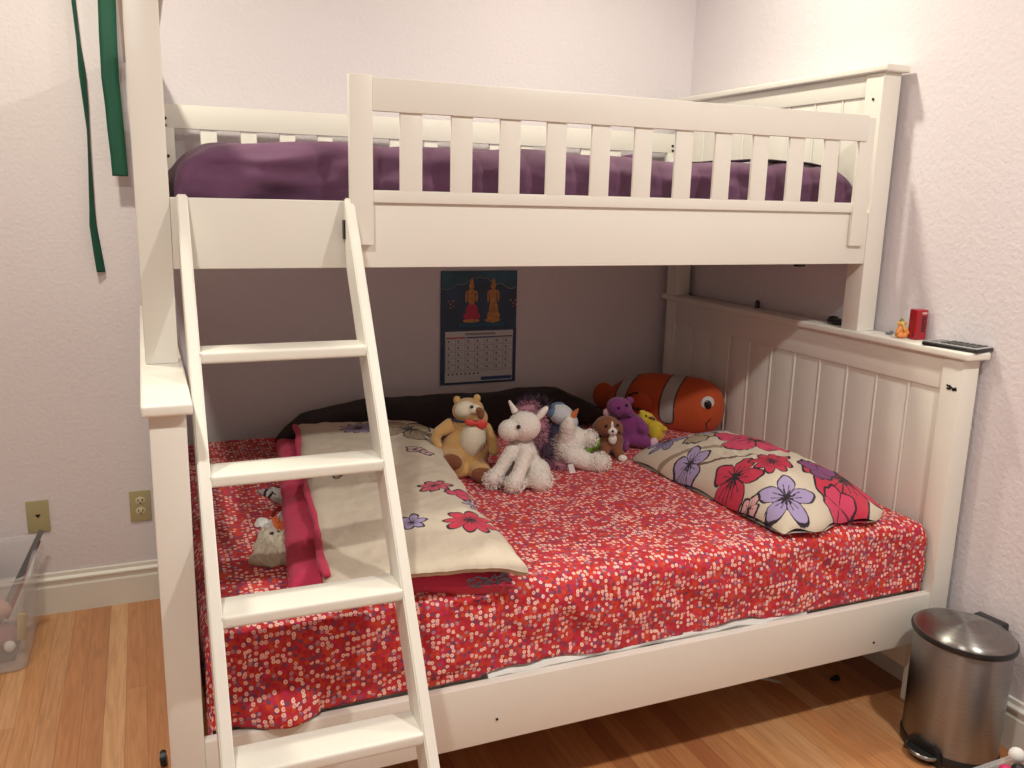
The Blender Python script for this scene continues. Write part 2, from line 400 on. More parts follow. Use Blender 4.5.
# mattress supports
for z, y0, y1 in ((.2206, .031, D-.035), (1.3064, .4245, D-.036)):
    bm = bmesh.new(); n = 14
    for i in range(n):
        x = P+.03+i*(L-2*P-.06-.07)/(n-1); addbox(bm, x, x+.07, y0, y1, z+.045, z+.06, .002)
    obj('support_slats', bm, WOOD, bed)
    for yy in (y0, y1-.025): box('support_cleat', P, L-P, yy, yy+.025, z+.015, z+.045, WOOD, bed, bev=.002)
# front guard rail
guard = box('front_guard_rail', .521, 2.0275, .3815, .3985, 1.6712, 1.7469, WOOD, bed)
box('rail', .521, 2.01, .3895, .3992, 1.462, 1.4909, WOOD, guard, bev=.002)
for k in range(11):
    x = .5895+.1285*k; box('baluster', x, x+.0555, .3895, .3985, 1.488, 1.674, WOOD, guard, bev=.002)
box('stile', .4658, .5208, .3775, .3992, 1.3622, 1.7505, WOOD, guard)
box('stile', 2.003, 2.058, .3865, .3992, 1.3622, 1.742, WOOD, guard)
# back guard rail
bg = box('back_guard_rail', .09, 2.06, 1.462, 1.482, 1.6782, 1.7535, WOOD, bed)
for k in range(14):
    x = .208+.1288*k; box('baluster', x, x+.052, 1.468, 1.482, 1.464, 1.680, WOOD, bg, bev=.002)
box('stile', PU, .127, 1.4625, 1.4825, 1.40, 1.7535, WOOD, bg)
box('stile', 2.02, L-PU, 1.4625, 1.4825, 1.40, 1.7535, WOOD, bg)
dots(bg, [(.101, 1.4612, 1.708), (.100, 1.4612, 1.686), (.104, 1.4612, 1.589), (2.042, 1.4612, 1.706), (2.044, 1.4612, 1.687)], 'y', .006)

# ------------------------------------------------------------------ ladder
lad = thing('bunk_ladder', 'white wooden ladder with four visible treads leaning on the upper bunk', 'ladder', (.275, -.2, 0))
TY, TZ = .386, 1.471; SL = (.386+.286)/(1.471-.41)   # front line of the stiles
dep = .075
def lad_rail(x0):
    # front line from (TY,TZ) down to the floor; parallel back line
    zf = 0; yf = TY-SL*(TZ-zf)
    poly = [(TY, TZ), (yf, 0), (yf+dep*1.22, 0), (TY+.004, TZ-.145), (TY+.004, TZ)]
    bm = bmesh.new(); prism(bm, poly, x0, x0+.0235, 'yz')
    bmesh.ops.bevel(bm, geom=bm.edges[:], offset=.003, segments=2, affect='EDGES')
    return obj('rail', bm, WOOD, lad)
lad_rail(.083)
rr = lad_rail(.453)
for z in (1.152, .929, .698, .465, .235):
    yf = TY-SL*(TZ-z)
    bm = bmesh.new(); addbox(bm, .104, .4555, yf-.004, yf+.088, z-.024, z+.001, .008, 4); obj('tread', bm, WOOD, lad)
bm = bmesh.new(); addbox(bm, .4495, .4535, .378, .3985, 1.375, 1.42, .001); k = obj('hook', bm, HOLE, lad); k['label'] = 'black metal hook'

# ------------------------------------------------------------------ mattresses and spreads
def wrap(a, a0, a1, r, over):
    """arc-length coordinate a -> (position, drop) for cloth laid over an edge at a0 and a1"""
    def side(d, r):
        if d <= 0: return 0, 0
        q = r*PI/2
        if d < q: t = d/r; return r*math.sin(t), r*(1-math.cos(t))
        return r, r+(d-q)
    if a > a1-r: p, dz = side(a-(a1-r), r); return a1-r+p, dz
    if a < a0+r: p, dz = side((a0+r)-a, r); return a0+r-p, dz
    return a, 0
low = thing('mattress', 'white mattress of the lower bunk showing beneath the red spread', 'mattress', (1.07, .75, .281))
bm = bmesh.new(); addbox(bm, .087, 2.055, .056, 1.445, .282, .582, .03, 4); obj('core', bm, MATT, low)
bm = bmesh.new(); tube(bm, [(.70+.95*k/40, .0475+.002*math.sin(k*.7), .370+.010*math.sin(k*PI/40)+.003*math.sin(k*1.1)) for k in range(41)], .0155, 10); obj('pad_edge', bm, MATT, low)
bm = bmesh.new()
for zz in (.395, .565):
    tube(bm, [(.12, .056, zz), (2.02, .056, zz)], .005)
obj('piping', bm, MATT, low)
# red spread
x0, x1, y0, y1 = .080, 2.068, .038, 1.455; r = .045; ZT = .600
SX0, SX1 = x0-.20, x1+.20; SY0, SY1 = y0-.20, y1
def spread(u, v):
    a = SX0+(SX1-SX0)*u; b = SY0+(SY1-SY0)*v
    X, dx = wrap(a, x0, x1, r, 0); Y, dy = wrap(b, y0, y1+.4, r, 0)
    hem = .388+.008*math.sin(a*9+1)+.004*math.sin(a*23) - .055*sstep(.72, .60, a)-.045*sstep(1.45, 1.60, a)
    z = ZT-math.hypot(dx, dy)
    top = sstep(.03, .0, max(dx, dy))
    z += top*(.005*fbm(a*3, b*3)+.003*fbm(a*9, b*7, 3)+.004) - .010*sstep(.35, 0, b)*top-.012*sstep(1.85, 2.1, a)*top
    fr = sstep(.02, .07, dy)
    w = .004*math.sin(a*17+2*nz(a*4, b*3)*3)+.009*fbm(a*5+b*6, b*7-a*3, 5)+.0045*fbm(a*17+b*12, b*17, 9)-.006*abs(nz(a*6+b*9, b*5-a*2, 12))*2
    Y += fr*w
    if fr > 0:
        z = max(z, hem) if z < hem else z
    X -= 0
    X += sstep(.02, .07, dx)*.004*fbm(b*9, a*5)
    # the corner that flops over the side rail by the ladder
    k = math.exp(-((a-.22)/.075)**2)*fr*sstep(.50, .40, z)
    Y -= .040*k; z = max(z, .377) if k > .3 else z
    if z < .41 and k < .3: Y = max(Y*.4+.0345*.6, .0335)
    X = min(max(X, .073), 2.075); Y = min(Y, y1)
    return (X, Y, z)
bm = gridmesh(330, 240, spread, uvf=lambda u, v: ((SX0+(SX1-SX0)*u), (SY0+(SY1-SY0)*v)))
sp = obj('bedspread', bm, DITSY, None, angle=180)
m_ = sp.modifiers.new('thickness', 'SOLIDIFY'); m_.thickness = .003; m_.offset = 1
tag(sp, 'red bedspread with tiny pink and purple blossoms covering the lower bunk', 'bedspread')

up = thing('mattress', 'purple-sheeted mattress on the upper bunk behind the guard rail', 'mattress', (1.07, .95, 1.366))
def upsheet(u, v):
    a = -.16+(2.31)*u+.0; X, dx = wrap(a, .085, 2.068, .10, 0)
    b = .27+(1.33)*v; Y, dy = wrap(b, .446, 1.455, .07, 0)
    z = 1.600-math.hypot(dx, dy)
    top = sstep(.08, 0, max(dx, dy))
    z += .010*fbm(a*2.5, b*2.5, 2)*top+.004*fbm(a*5, b*14, 4)
    z += -.02*sstep(.35, .05, a)+.008*math.exp(-((a-1.3)/.08)**2)
    z += .010*top*abs(nz(a*3.5+b*4, b*3-a*2, 4))*2-.006*top
    Y += sstep(.01, .07, dy)*(.034*abs(nz(a*4+z*9, z*12-a*3, 8))+.008*fbm(a*7, z*18, 8)-.006+.003*math.sin(a*14+z*60))*(1 if b < 1 else 0)
    z += .007*sstep(.9, .2, a)*math.sin(a*9+z*40+b*20)*sstep(.12, .02, dy)*top
    dr = .013*sstep(1.0, .1, a)*(math.sin(a*16-z*25+1)+.6*math.sin(a*33-z*40))*sstep(.0, .05, dy)
    Y += dr if b < 1 else 0
    return (min(max(X, .074), 2.076), min(max(Y, .430), 1.46), max(z, 1.37))
bm = gridmesh(260, 160, upsheet); o = obj('fitted_sheet', bm, PURPLE, up, angle=180)
m_ = o.modifiers.new('thickness', 'SOLIDIFY'); m_.thickness = .003; m_.offset = 1
bm = bmesh.new(); addbox(bm, .16, 2.00, .520, 1.42, 1.367, 1.515, .05, 3); obj('core', bm, MATT, up)

# folded striped blanket at the head of the upper bunk
fb = thing('folded_blanket', 'dark folded blanket with white striped edges on the right of the upper bunk', 'blanket', (1.86, .75, 1.59))
cols = [(.012, .010, .014), (.62, .60, .58), (.02, .015, .02), (.55, .52, .5), (.03, .012, .03)]
for i in range(5):
    bm = bmesh.new(); z = 1.580+i*.008
    def lay(u, v, i=i, z=z):
        x = 1.70+.34*u; y = .52+.50*v
        return (x, y+.06*u-.01*i, z+.003*fbm(x*6, y*6, i)+.012*(1-u)*0-.010*sstep(1.92, 2.04, x))
    b1 = gridmesh(24, 24, lay); o = obj('fold', b1, simple('blanket_layer', cols[i], .9, var=.1), fb, angle=180)
    m_ = o.modifiers.new('t', 'SOLIDIFY'); m_.thickness = .007; m_.offset = -1
def lumpcloth(name, cx, cy, z, rx, ry, h, mat, label, cat, seed=0, rz=0):
    bm = bmesh.new(); sphere(bm, (0, 0, 0), 1, seg=40, rings=24)
    for v in bm.verts:
        p = v.co.copy(); k = 1+.18*fbm(p.x*1.6+seed, p.y*1.6, p.z*1.6)
        v.co = Vector((p.x*rx*k, p.y*ry*k, (p.z*h*k if p.z > 0 else p.z*h*.25)+h*.3))
    o = obj(name, bm, mat, None); o.location = (cx, cy, z); o.rotation_euler = (0, 0, rz)
    return tag(o, label, cat)
lumpcloth('crumpled_cloth', 1.78, 1.34, 1.585, .10, .06, .055, PURPLE, 'small crumpled purple cloth by the far rail of the upper bunk', 'cloth', 3)
lumpcloth('crumpled_cloth', 1.985, 1.33, 1.57, .07, .08, .06, GREYP, 'small pale cloth heap at the far right corner of the upper bunk', 'cloth', 8)

# ------------------------------------------------------------------ dark blanket along the wall
bl = bmesh.new()
prof = [(.40, .63), (.44, .665), (.50, .71), (.62, .735), (.79, .75), (1.0, .748), (1.15, .742), (1.35, .752), (1.50, .745), (1.62, .69), (1.72, .63), (1.76, .61)]
def ptop(x):
    for (a, p), (b, q) in zip(prof, prof[1:]):
        if x <= b: t = (x-a)/(b-a); return p*(1-t)+q*t
    return prof[-1][1]
def roll(u, v):
    x = .40+1.36*u; h = max(ptop(x)-.612, .008); a = v*2*PI; c, s = math.cos(a), math.sin(a)
    w = .115*min(1, math.sqrt(max(0, min(u, 1-u)*9+.02)))
    yy = 1.335+w*math.copysign(abs(c)**.8, c)*(1+.12*fbm(x*4, v*3)); zz = .612+h*(.5+.5*math.copysign(abs(s)**.8, s))*(1+.0*c)
    return (x, yy, zz+.008*fbm(x*6, v*5, 2)*(1 if s > 0 else 0))
bm = gridmesh(110, 40, roll); bmesh.ops.remove_doubles(bm, verts=bm.verts, dist=.0006); o = obj('rolled_blanket', bm, BLACK, None, angle=180)
tag(o, 'long black rolled blanket lying along the wall behind the soft toys', 'blanket')

# ------------------------------------------------------------------ folded comforter
com = thing('folded_comforter', 'folded cream comforter with drawn flowers and hot pink lining on the red spread', 'comforter', (.6, .6, .61))
def quad_slab(name, C, z0, zf, mat, th, nu, nv, seed, edge=.03, puff=.012, wr=.004):
    """C: BL, BR, FR, FL in xy; top surface height zf(u,v); closed puffy slab"""
    BL, BR, FR, FL = [Vector(p) for p in C]
    def bil(u, v): return (BL*(1-u)+BR*u)*(1-v)+(FL*(1-u)+FR*u)*v
    def sheet(u, v, top):
        # edge rounding
        p = bil(u, v); p.x -= u*.045*math.sin(PI*v) if name.startswith('cream') else u*.03*math.sin(PI*v); d = min(u*(BR-BL).length, (1-u)*(BR-BL).length, v*(BL-FL).length, (1-v)*(BL-FL).length)
        k = min(1, d/edge); rr_ = math.sqrt(max(0, 1-(1-k)**2))
        z = zf(u, v); mid = z-th/2
        wv = wr*(fbm(p.x*7, p.y*7, seed)+.8*fbm(p.x*16, p.y*11, seed+2))+puff*nz(p.x*3.2, p.y*2.4, seed+5)
        jx = .010*fbm(v*5, u*3, seed+9)+.0; jy = .008*fbm(u*6, v*3, seed+4)
        if top: return (p.x+jx, p.y+jy, mid+th/2*rr_+wv*rr_)
        return (p.x+jx, p.y+jy, mid-th/2*rr_)
    bm = bmesh.new(); gridmesh(nu, nv, lambda u, v: sheet(u, v, True), bm); gridmesh(nu//3, nv//3, lambda u, v: sheet(u, v, False), bm)
    bmesh.ops.remove_doubles(bm, verts=bm.verts, dist=.0004)
    return obj(name, bm, mat, com, angle=180)
def zc(u, v): return .706-.004*v+.010*math.sin(u*PI)-.022*sstep(.65, 1, v)-.016*sstep(.8, 1, u)
cream = quad_slab('cream_top_fold', ((.462, 1.27), (.935, 1.13), (.775, -.012), (.322, .028)), .66, zc, PRINT, .034, 330, 760, 1, wr=.0052, puff=.016)
quad_slab('pink_under_fold', ((.385, 1.225), (.885, 1.08), (.752, .006), (.262, .140)), .61, lambda u, v: .682-.020*v-.008*sstep(.6, 1, v)-.012*u, PINKC, .066, 110, 220, 4, edge=.045, wr=.006, puff=.014)
bm = bmesh.new()
hp = [(.455-.125*t+.004*math.sin(t*19), 1.25-1.20*t, .697-.016*t+.004*math.sin(t*13)) for t in [k/60 for k in range(61)]]
tube(bm, hp, [.010+.0015*math.sin(i*.8) for i in range(61)], 10, .8); obj('pink_hem', bm, PINKC, com, angle=180)
def paint_cream(co):
    x, y, z = co[:, 0]+.6, co[:, 1]+.6, co[:, 2]; c = np.empty((len(co), 3)); c[:] = CREAM
    F = lambda *a, **k: flower(c, x, y, *a, **k)
    F(.641, 1.110, .060, 10, (.30, .25, .42), spiky=.9, pet=.45, lw=.004)
    F(.800, 1.030, .112, 5, TN, phase=.4, stretch=1.0, spiky=.6, pet=.65, lw=.005)
    F(.748, .800, .030, 3, (.62, .45, .42), phase=.2); F(.775, .770, .022, 4, (.62, .40, .40))
    F(.698, .445, .036, 7, (.55, .09, .14), spiky=.8, stretch=1.3)
    F(.746, .385, .038, 3, PK, phase=1.2, pet=.6, core=False); F(.766, .315, .034, 6, LV, spiky=1.2, pet=.7)
    F(.707, .190, .058, 8, RD, stretch=1.15, spiky=.8, pet=.4, ang=-.4)
    F(.572, .235, .036, 6, LV, spiky=.8); F(.47, .62, .012, 3, TN, core=False)
    curve(c, x, y, [(.55, .78), (.556, .755)], .003)
    return c
paint(cream, paint_cream)
# front doodle on the pink fold
bm = bmesh.new(); rnd = random.Random(3)
pth = []
for i in range(150):
    t = i/149; pth.append((.635+.095*t+.012*math.sin(t*60), -.003, .638+.009*math.sin(t*37)+.004*math.cos(t*91)))
tube(bm, pth, .0018, 5); k = obj('stitched_doodle', bm, INK, com); k['label'] = 'black doodled blossom on the pink edge'
# purple strip
bm = bmesh.new(); addbox(bm, -.034, .034, -.006, .006, 0, .009, .003, 2); o = obj('toy_stick', bm, PURST, None); o.location = (.335, .118, .606); o.rotation_euler = (0, 0, -.35)
tag(o, 'small flat violet plastic stick beside the pink comforter corner', 'toy')

# crumpled white printed cloth left of the comforter
def pc(u, v):
    y = .30+.56*v; w = .10+.05*math.sin(v*7)+.02*nz(v*9, 0)
    x = .345+.06*(v)-.02-w*.8*(1-u)-.025*math.exp(-((v-.08)/.08)**2)*(1-u)
    e = min(1, min(u, 1-u, v*1.6, (1-v)*1.6)*7)
    return (x, y, .609+.026*math.sqrt(max(0, e))*(.75+.5*fbm(u*3, v*9, 4))+.006*fbm(u*9, v*16))
bm = gridmesh(110, 300, pc); o = obj('printed_cloth', bm, PRINT, None, angle=180)
m_ = o.modifiers.new('t', 'SOLIDIFY'); m_.thickness = .004
def paint_pc(co):
    x, y = co[:, 0], co[:, 1]; c = np.empty((len(co), 3)); c[:] = (.52, .46, .36)
    c[y > .50] = (.50, .48, .46)
    curve(c, x, y, [(.285, .86), (.31, .82), (.28, .80), (.32, .78)], .006); curve(c, x, y, [(.33, .83), (.36, .80)], .007)
    curve(c, x, y, [(.29, .56), (.30, .50)], .014, (.55, .12, .03)); curve(c, x, y, [(.28, .62), (.33, .60), (.35, .63)], .004); curve(c, x, y, [(.27, .47), (.31, .455), (.325, .40)], .005)
    curve(c, x, y, [(.30, .38), (.30, .34)], .005)
    return c
paint(o, paint_pc); tag(o, 'crumpled white cloth with black and orange print left of the comforter', 'cloth')
o = lumpcloth('crumpled_wrap', .262, .590, .606, .020, .028, .014, PAPERW, 'small white crumpled scrap left of the printed cloth on the red spread', 'scrap', 5)

# ------------------------------------------------------------------ floral pillow
pil = None
def superq(t, n): return math.copysign(abs(t)**n, t)
def mk_pillow():
    C = Vector((1.728, .422, .612)); A = .205; B = .385; H = .135
    rot = Euler((R(0), R(0), R(3))).to_matrix()
    def pt(u, v, top):
        a = 2*u-1; b = 2*v-1
        k = (max(0, 1-abs(a)**2.4)**.62)*(max(0, 1-abs(b)**2.8)**.62)
        # pinched sides, pointed corners
        X = a*A*(1-.05*(1-abs(b)**2)-.07*abs(b)**8*abs(a)**4); Y = b*B*(1-.035*(1-abs(a)**2)-.05*abs(a)**8*abs(b)**4)+.012*math.sin(a*7+1)*abs(b)**6
        z = H*k*(1 if top else .02)+.007*fbm(a*3, b*4, 2+top)*k+.003*fbm(a*9, b*12, 5)*k
        p = C+rot @ Vector((X, Y, z)); p.x = min(p.x, 2.068); p.z = max(p.z, .607)+(.006*(1+math.sin(a*11+b*9)) if top else 0)*(1-k)
        return p
    bm = bmesh.new(); gridmesh(330, 480, lambda u, v: pt(u, v, True), bm); gridmesh(40, 60, lambda u, v: pt(u, v, False), bm)
    bmesh.ops.remove_doubles(bm, verts=bm.verts, dist=.0004)
    o = obj('pillow', bm, PRINT, None, angle=180)
    def pp(co):
        x, y = co[:, 0], co[:, 1]; c = np.empty((len(co), 3)); c[:] = CREAM
        F = lambda *a, **k: flower(c, x, y, *a, **k)
        curve(c, x, y, [(1.52, .62), (1.60, .52), (1.66, .44), (1.72, .40), (1.78, .40)], .006, (.30, .23, .15)); curve(c, x, y, [(1.51, .56), (1.58, .44), (1.64, .36), (1.70, .33)], .004, (.14, .09, .07))
        F(1.60, .70, .065, 6, (.25, .20, .36), spiky=.8, pet=.6); F(1.73, .685, .07, 7, (.30, .24, .42), spiky=.9, pet=.65)
        F(1.665, .60, .05, 2, TN, pet=.5, ang=.3, stretch=1.3, core=False)
        F(1.90, .71, .07, 6, PK); F(1.555, .50, .055, 5, LV, pet=.6, phase=.6)
        F(1.775, .465, .125, 5, PK, phase=.35, spiky=.6, pet=.35, lw=.003)
        F(1.575, .30, .075, 5, RD, pet=.5, phase=.9, spiky=.6); F(1.685, .275, .060, 8, RD, spiky=1.0, pet=.35)
        F(1.62, .125, .075, 5, LV, pet=.65, spiky=.6, phase=.3); F(1.545, .19, .03, 4, (.62, .35, .35))
        F(1.86, .165, .115, 6, RD, spiky=.6, pet=.35, phase=1.1, stretch=1.2, ang=.4); F(1.80, .205, .055, 3, PL, pet=.5, core=False)
        F(1.98, .30, .09, 5, PK, pet=.4); F(1.77, .08, .05, 4, PK, core=False)
        return c
    paint(o, pp)
    return tag(o, 'cream pillow with large pink and lavender drawn flowers against the right headboard', 'pillow')
mk_pillow()

# ------------------------------------------------------------------ soft toys (local frame: +x picture right, -y towards the viewer)
TR = R(-25)
S = .0033
def toy(name, label, px, py, x, y, z=.603, rz=None):
    return thing(name, label, 'soft toy', (x, y, z), TR if rz is None else rz, 'soft toys on the lower bunk')
def eye(parent, c, r, lab=None, mat=None):
    bm = bmesh.new(); sphere(bm, c, r, seg=12, rings=8); return obj('eye', bm, mat or EYE, parent, world=False)

# bear
t = toy('teddy_bear', 'tan plush bear with cream belly, brown foot pads and red bow tie', 465, 478, .930, .835); t.scale = (1, 1, .95)
bm = bmesh.new(); sphere(bm, (-.004, .015, .085), (.078, .062, .088)); sphere(bm, (.004, .02, .150), (.062, .052, .060), (0, 8, 0))
sphere(bm, (-.048, -.012, .055), (.044, .055, .052)); limb(bm, [(-.035, -.02, .055, .042), (-.038, -.062, .070, .036)]); limb(bm, [(.03, -.02, .035, .038), (.055, -.068, .032, .034)])
sphere(bm, (-.030, -.03, .030), (.058, .05, .032))
blob('body', bm, TAN, t, .005)
bm = bmesh.new(); sphere(bm, (.020, -.014, .128), (.044, .046, .070), (6, 10, 0)); blob('belly', bm, BELLY, t, .005)
bm = bmesh.new(); sphere(bm, (.002, .015, .222), (.052, .048, .040), (20, -8, 0)); sphere(bm, (.038, -.002, .200), (.030, .03, .034)); blob('head', bm, TAN, t, .005)
bm = bmesh.new(); sphere(bm, (-.004, -.010, .230), (.036, .030, .029), (0, -12, 0)); sphere(bm, (.026, -.022, .236), (.022, .022, .017)); blob('face', bm, BELLY, t, .004)
bm = bmesh.new(); sphere(bm, (.040, -.036, .236), (.012, .011, .011)); sphere(bm, (.046, -.024, .222), (.013, .016, .020)); blob('nose', bm, BROWN, t, .003)
eye(t, (.018, -.038, .247), .006)
for cx, cz in ((-.034, .254), (.030, .262)):
    bm = bmesh.new(); sphere(bm, (cx, .02, cz), (.013, .010, .016)); blob('ear', bm, TAN, t, .004)
bm = bmesh.new(); limb(bm, [(-.052, .0, .170, .026), (-.088, -.01, .150, .019), (-.100, -.015, .128, .015), (-.086, -.018, .102, .013)]); blob('arm', bm, TAN, t, .004)
bm = bmesh.new(); limb(bm, [(.056, .015, .16, .024), (.082, .01, .12, .018), (.088, .0, .085, .017)]); blob('arm', bm, TAN, t, .004)
for c, rr_, ro in (((-.036, -.098, .076), (.034, .014, .027), (0, 10, -5)), ((.064, -.100, .032), (.042, .015, .028), (0, 15, 8))):
    bm = bmesh.new(); sphere(bm, c, rr_, ro); k = blob('foot_pad', bm, BROWN, t, .004); k['label'] = 'brown foot pad'
bm = bmesh.new(); tube(bm, [(.008+.056*math.cos(a), .008+.050*math.sin(a), .196+.002*math.cos(a)) for a in [i*PI/12 for i in range(25)]], .0045, 8); obj('collar', bm, NAVY, t, world=False)
bm = bmesh.new(); sphere(bm, (.014, -.047, .196), (.018, .007, .012), (0, 15, 0)); sphere(bm, (.050, -.042, .190), (.020, .007, .017), (0, -15, 0)); sphere(bm, (.031, -.048, .194), (.008, .009, .008))
k = blob('bow_tie', bm, REDR, t, .003, 3); k['label'] = 'red bow tie'

# sitting unicorn : base px (520,486)
t = toy('unicorn', 'white plush unicorn sitting upright, facing left, with pink and plum mane', 520, 486, 1.058, .69)
bm = bmesh.new(); sphere(bm, (.008, .02, .085), (.050, .055, .072)); sphere(bm, (.0, .0, .12), (.038, .04, .04))
limb(bm, [(-.028, -.025, .115, .024), (-.062, -.050, .060, .022), (-.082, -.065, .035, .026)]); limb(bm, [(.018, -.035, .115, .024), (-.005, -.075, .055, .022), (-.018, -.090, .028, .027)])
limb(bm, [(.050, -.005, .045, .045), (.062, -.055, .032, .034)]); sphere(bm, (-.035, .01, .04), (.035, .04, .036)); sphere(bm, (.005, -.02, .022), (.07, .05, .024))
blob('body', bm, WHITEP, t, .0045, 5, .004, .008)
fur('fur', [((-.082, -.065, .034), (.030, .030, .028)), ((-.016, -.088, .028), (.030, .028, .026)), ((.064, -.052, .034), (.036, .034, .034)), ((.0, -.03, .025), (.07, .04, .02))], 2600, .0095, .0013, WHITEF, t)
bm = bmesh.new(); sphere(bm, (.008, -.02, .195), (.052, .048, .048)); sphere(bm, (-.036, -.042, .185), (.036, .032, .034)); blob('head', bm, WHITEP, t, .0045, 5, .003, .006)
eye(t, (-.008, -.067, .203), .0068)
bm = bmesh.new(); sphere(bm, (.060, -.02, .235), (.012, .012, .032), (0, 38, 0)); blob('ear', bm, WHITEP, t, .004)
bm = bmesh.new(); pts = [(-.020-.020*i/8, -.03, .240+.035*i/8) for i in range(9)]; tube(bm, pts, [.009*(1-i/9)+.002+.001*(i % 2) for i in range(9)], 10); obj('horn', bm, WHITEP, t, world=False)
bm = bmesh.new(); limb(bm, [(.000, -.002, .240, .015), (.028, .0, .246, .015), (.048, .0, .228, .013), (.060, .01, .19, .012), (.062, .015, .15, .011)]); blob('mane', bm, PINKF, t, .005, 3, .012, .008)
fur('mane_hair', [((.022, -.004, .246), (.034, .016, .018)), ((.058, .006, .18), (.014, .016, .050))], 800, .020, .0011, PINKF, t, .2, 3)
fur('dark_mane_hair', [((.040, .008, .255), (.045, .018, .022)), ((.078, .012, .13), (.020, .018, .060))], 1000, .026, .0011, DARKF, t, .1, 4)
bm = bmesh.new(); limb(bm, [(.070, .022, .17, .014), (.080, .022, .10, .018)]); blob('dark_mane', bm, DARKF, t, .005, 3, .01, .008)

# fallen unicorn : base px (575,472)
t = toy('unicorn', 'white plush unicorn fallen on its side with one hind leg raised', 575, 472, 1.305, .80)
bm = bmesh.new(); sphere(bm, (-.030, .0, .062), (.058, .055, .058)); sphere(bm, (-.01, .02, .09), (.05, .045, .045)); limb(bm, [(-.035, -.02, .10, .030), (-.030, -.035, .150, .026), (-.028, -.04, .168, .018)])
limb(bm, [(-.01, -.03, .045, .036), (.045, -.045, .030, .030), (.078, -.055, .034, .032)]); limb(bm, [(.01, .02, .09, .028), (.032, .015, .098, .026), (.045, .01, .096, .026)])
blob('body', bm, WHITEP, t, .005, 5, .005, .01)
fur('fur', [((.080, -.055, .036), (.034, .032, .032)), ((.046, .01, .098), (.028, .026, .028)), ((-.03, .0, .062), (.058, .055, .056))], 3000, .0095, .0013, WHITEF, t, .2, 6)
bm = bmesh.new(); sphere(bm, (-.055, -.02, .018), (.036, .035, .018)); blob('tail', bm, PINKF, t, .005, 3, .010, .008)
fur('tail_hair', [((-.055, -.02, .018), (.038, .036, .016))], 700, .028, .0011, PINKF, t, .25, 9)
bm = bmesh.new(); addbox(bm, -.018, .0, -.060, -.058, -.0, .036, 0, M=Matrix.Rotation(R(-18), 4, 'Y')); k = obj('care_tag', bm, PAPERW, t, world=False); k['label'] = 'white satin care tag'; k.location = (.002, -.022, .001)

# pale toy behind
t = toy('plush_pony', 'pale grey plush animal with blue and orange trim behind the unicorns', 560, 455, 1.335, .975)
bm = bmesh.new(); sphere(bm, (0, 0, .135), (.048, .040, .038), (0, 25, 0)); sphere(bm, (.035, -.012, .112), (.026, .026, .028)); blob('head', bm, GREYP, t, .005)
bm = bmesh.new(); sphere(bm, (-.035, -.005, .150), (.022, .030, .024)); sphere(bm, (-.01, .01, .165), (.026, .02, .014)); blob('mane', bm, BLUEP, t, .005)
bm = bmesh.new(); bmesh.ops.create_cone(bm, cap_ends=True, segments=14, radius1=.015, radius2=.003, depth=.034, matrix=Matrix.Translation((.048, -.015, .148)) @ Matrix.Rotation(R(35), 4, 'Y')); obj('ear', bm, ORANGEP, t, world=False)
bm = bmesh.new(); sphere(bm, (-.005, .015, .055), (.05, .045, .055)); sphere(bm, (.045, -.01, .080), (.040, .030, .024)); blob('body', bm, NAVY, t, .005)

# green toy
t = toy('plush_frog', 'small green plush toy with black eyes beside the brown puppy', 598, 450, 1.437, .91, .605); t.scale = (1.15,)*3
bm = bmesh.new(); sphere(bm, (0, 0, .038), (.036, .032, .036)); sphere(bm, (-.012, -.012, .060), (.014, .014, .013)); sphere(bm, (.014, -.010, .060), (.013, .013, .012)); limb(bm, [(-.02, -.02, .015, .013), (-.03, -.04, .010, .010)]); limb(bm, [(.02, -.02, .015, .013), (.03, -.04, .010, .010)])
blob('body', bm, GREEN, t, .0035)
eye(t, (-.014, -.024, .063), .0055); eye(t, (.014, -.021, .063), .0055)

# brown puppy base px (608,457)
t = toy('plush_puppy', 'small brown plush puppy with white muzzle and paws', 612, 458, 1.472, .865); t.scale = (1.22,)*3
bm = bmesh.new(); sphere(bm, (.005, .01, .042), (.036, .034, .042)); limb(bm, [(-.015, -.02, .03, .016), (-.020, -.045, .012, .014)]); limb(bm, [(.02, -.02, .03, .016), (.030, -.045, .014, .014)]); blob('body', bm, BROWN, t, .004)
bm = bmesh.new(); sphere(bm, (-.010, -.005, .092), (.038, .032, .030)); blob('head', bm, BROWN, t, .004)
bm = bmesh.new(); sphere(bm, (.004, -.033, .084), (.015, .012, .011)); sphere(bm, (.002, -.031, .100), (.005, .006, .016)); sphere(bm, (.006, -.026, .060), (.013, .009, .018)); k = blob('muzzle', bm, WHITEP, t, .003); k['label'] = 'white muzzle'
eye(t, (.004, -.045, .088), .0038); eye(t, (-.014, -.036, .100), .0045); eye(t, (.018, -.026, .100), .0045)
for cx in (-.042, .026):
    bm = bmesh.new(); sphere(bm, (cx, -.002, .088), (.010, .016, .022), (0, 20 if cx < 0 else -20, 0)); blob('ear', bm, BROWN, t, .0035)
for p_ in ((-.022, -.054, .012), (.034, -.054, .013)):
    bm = bmesh.new(); sphere(bm, p_, (.014, .012, .011)); k = blob('paw', bm, WHITEP, t, .0035); k['label'] = 'white paw'

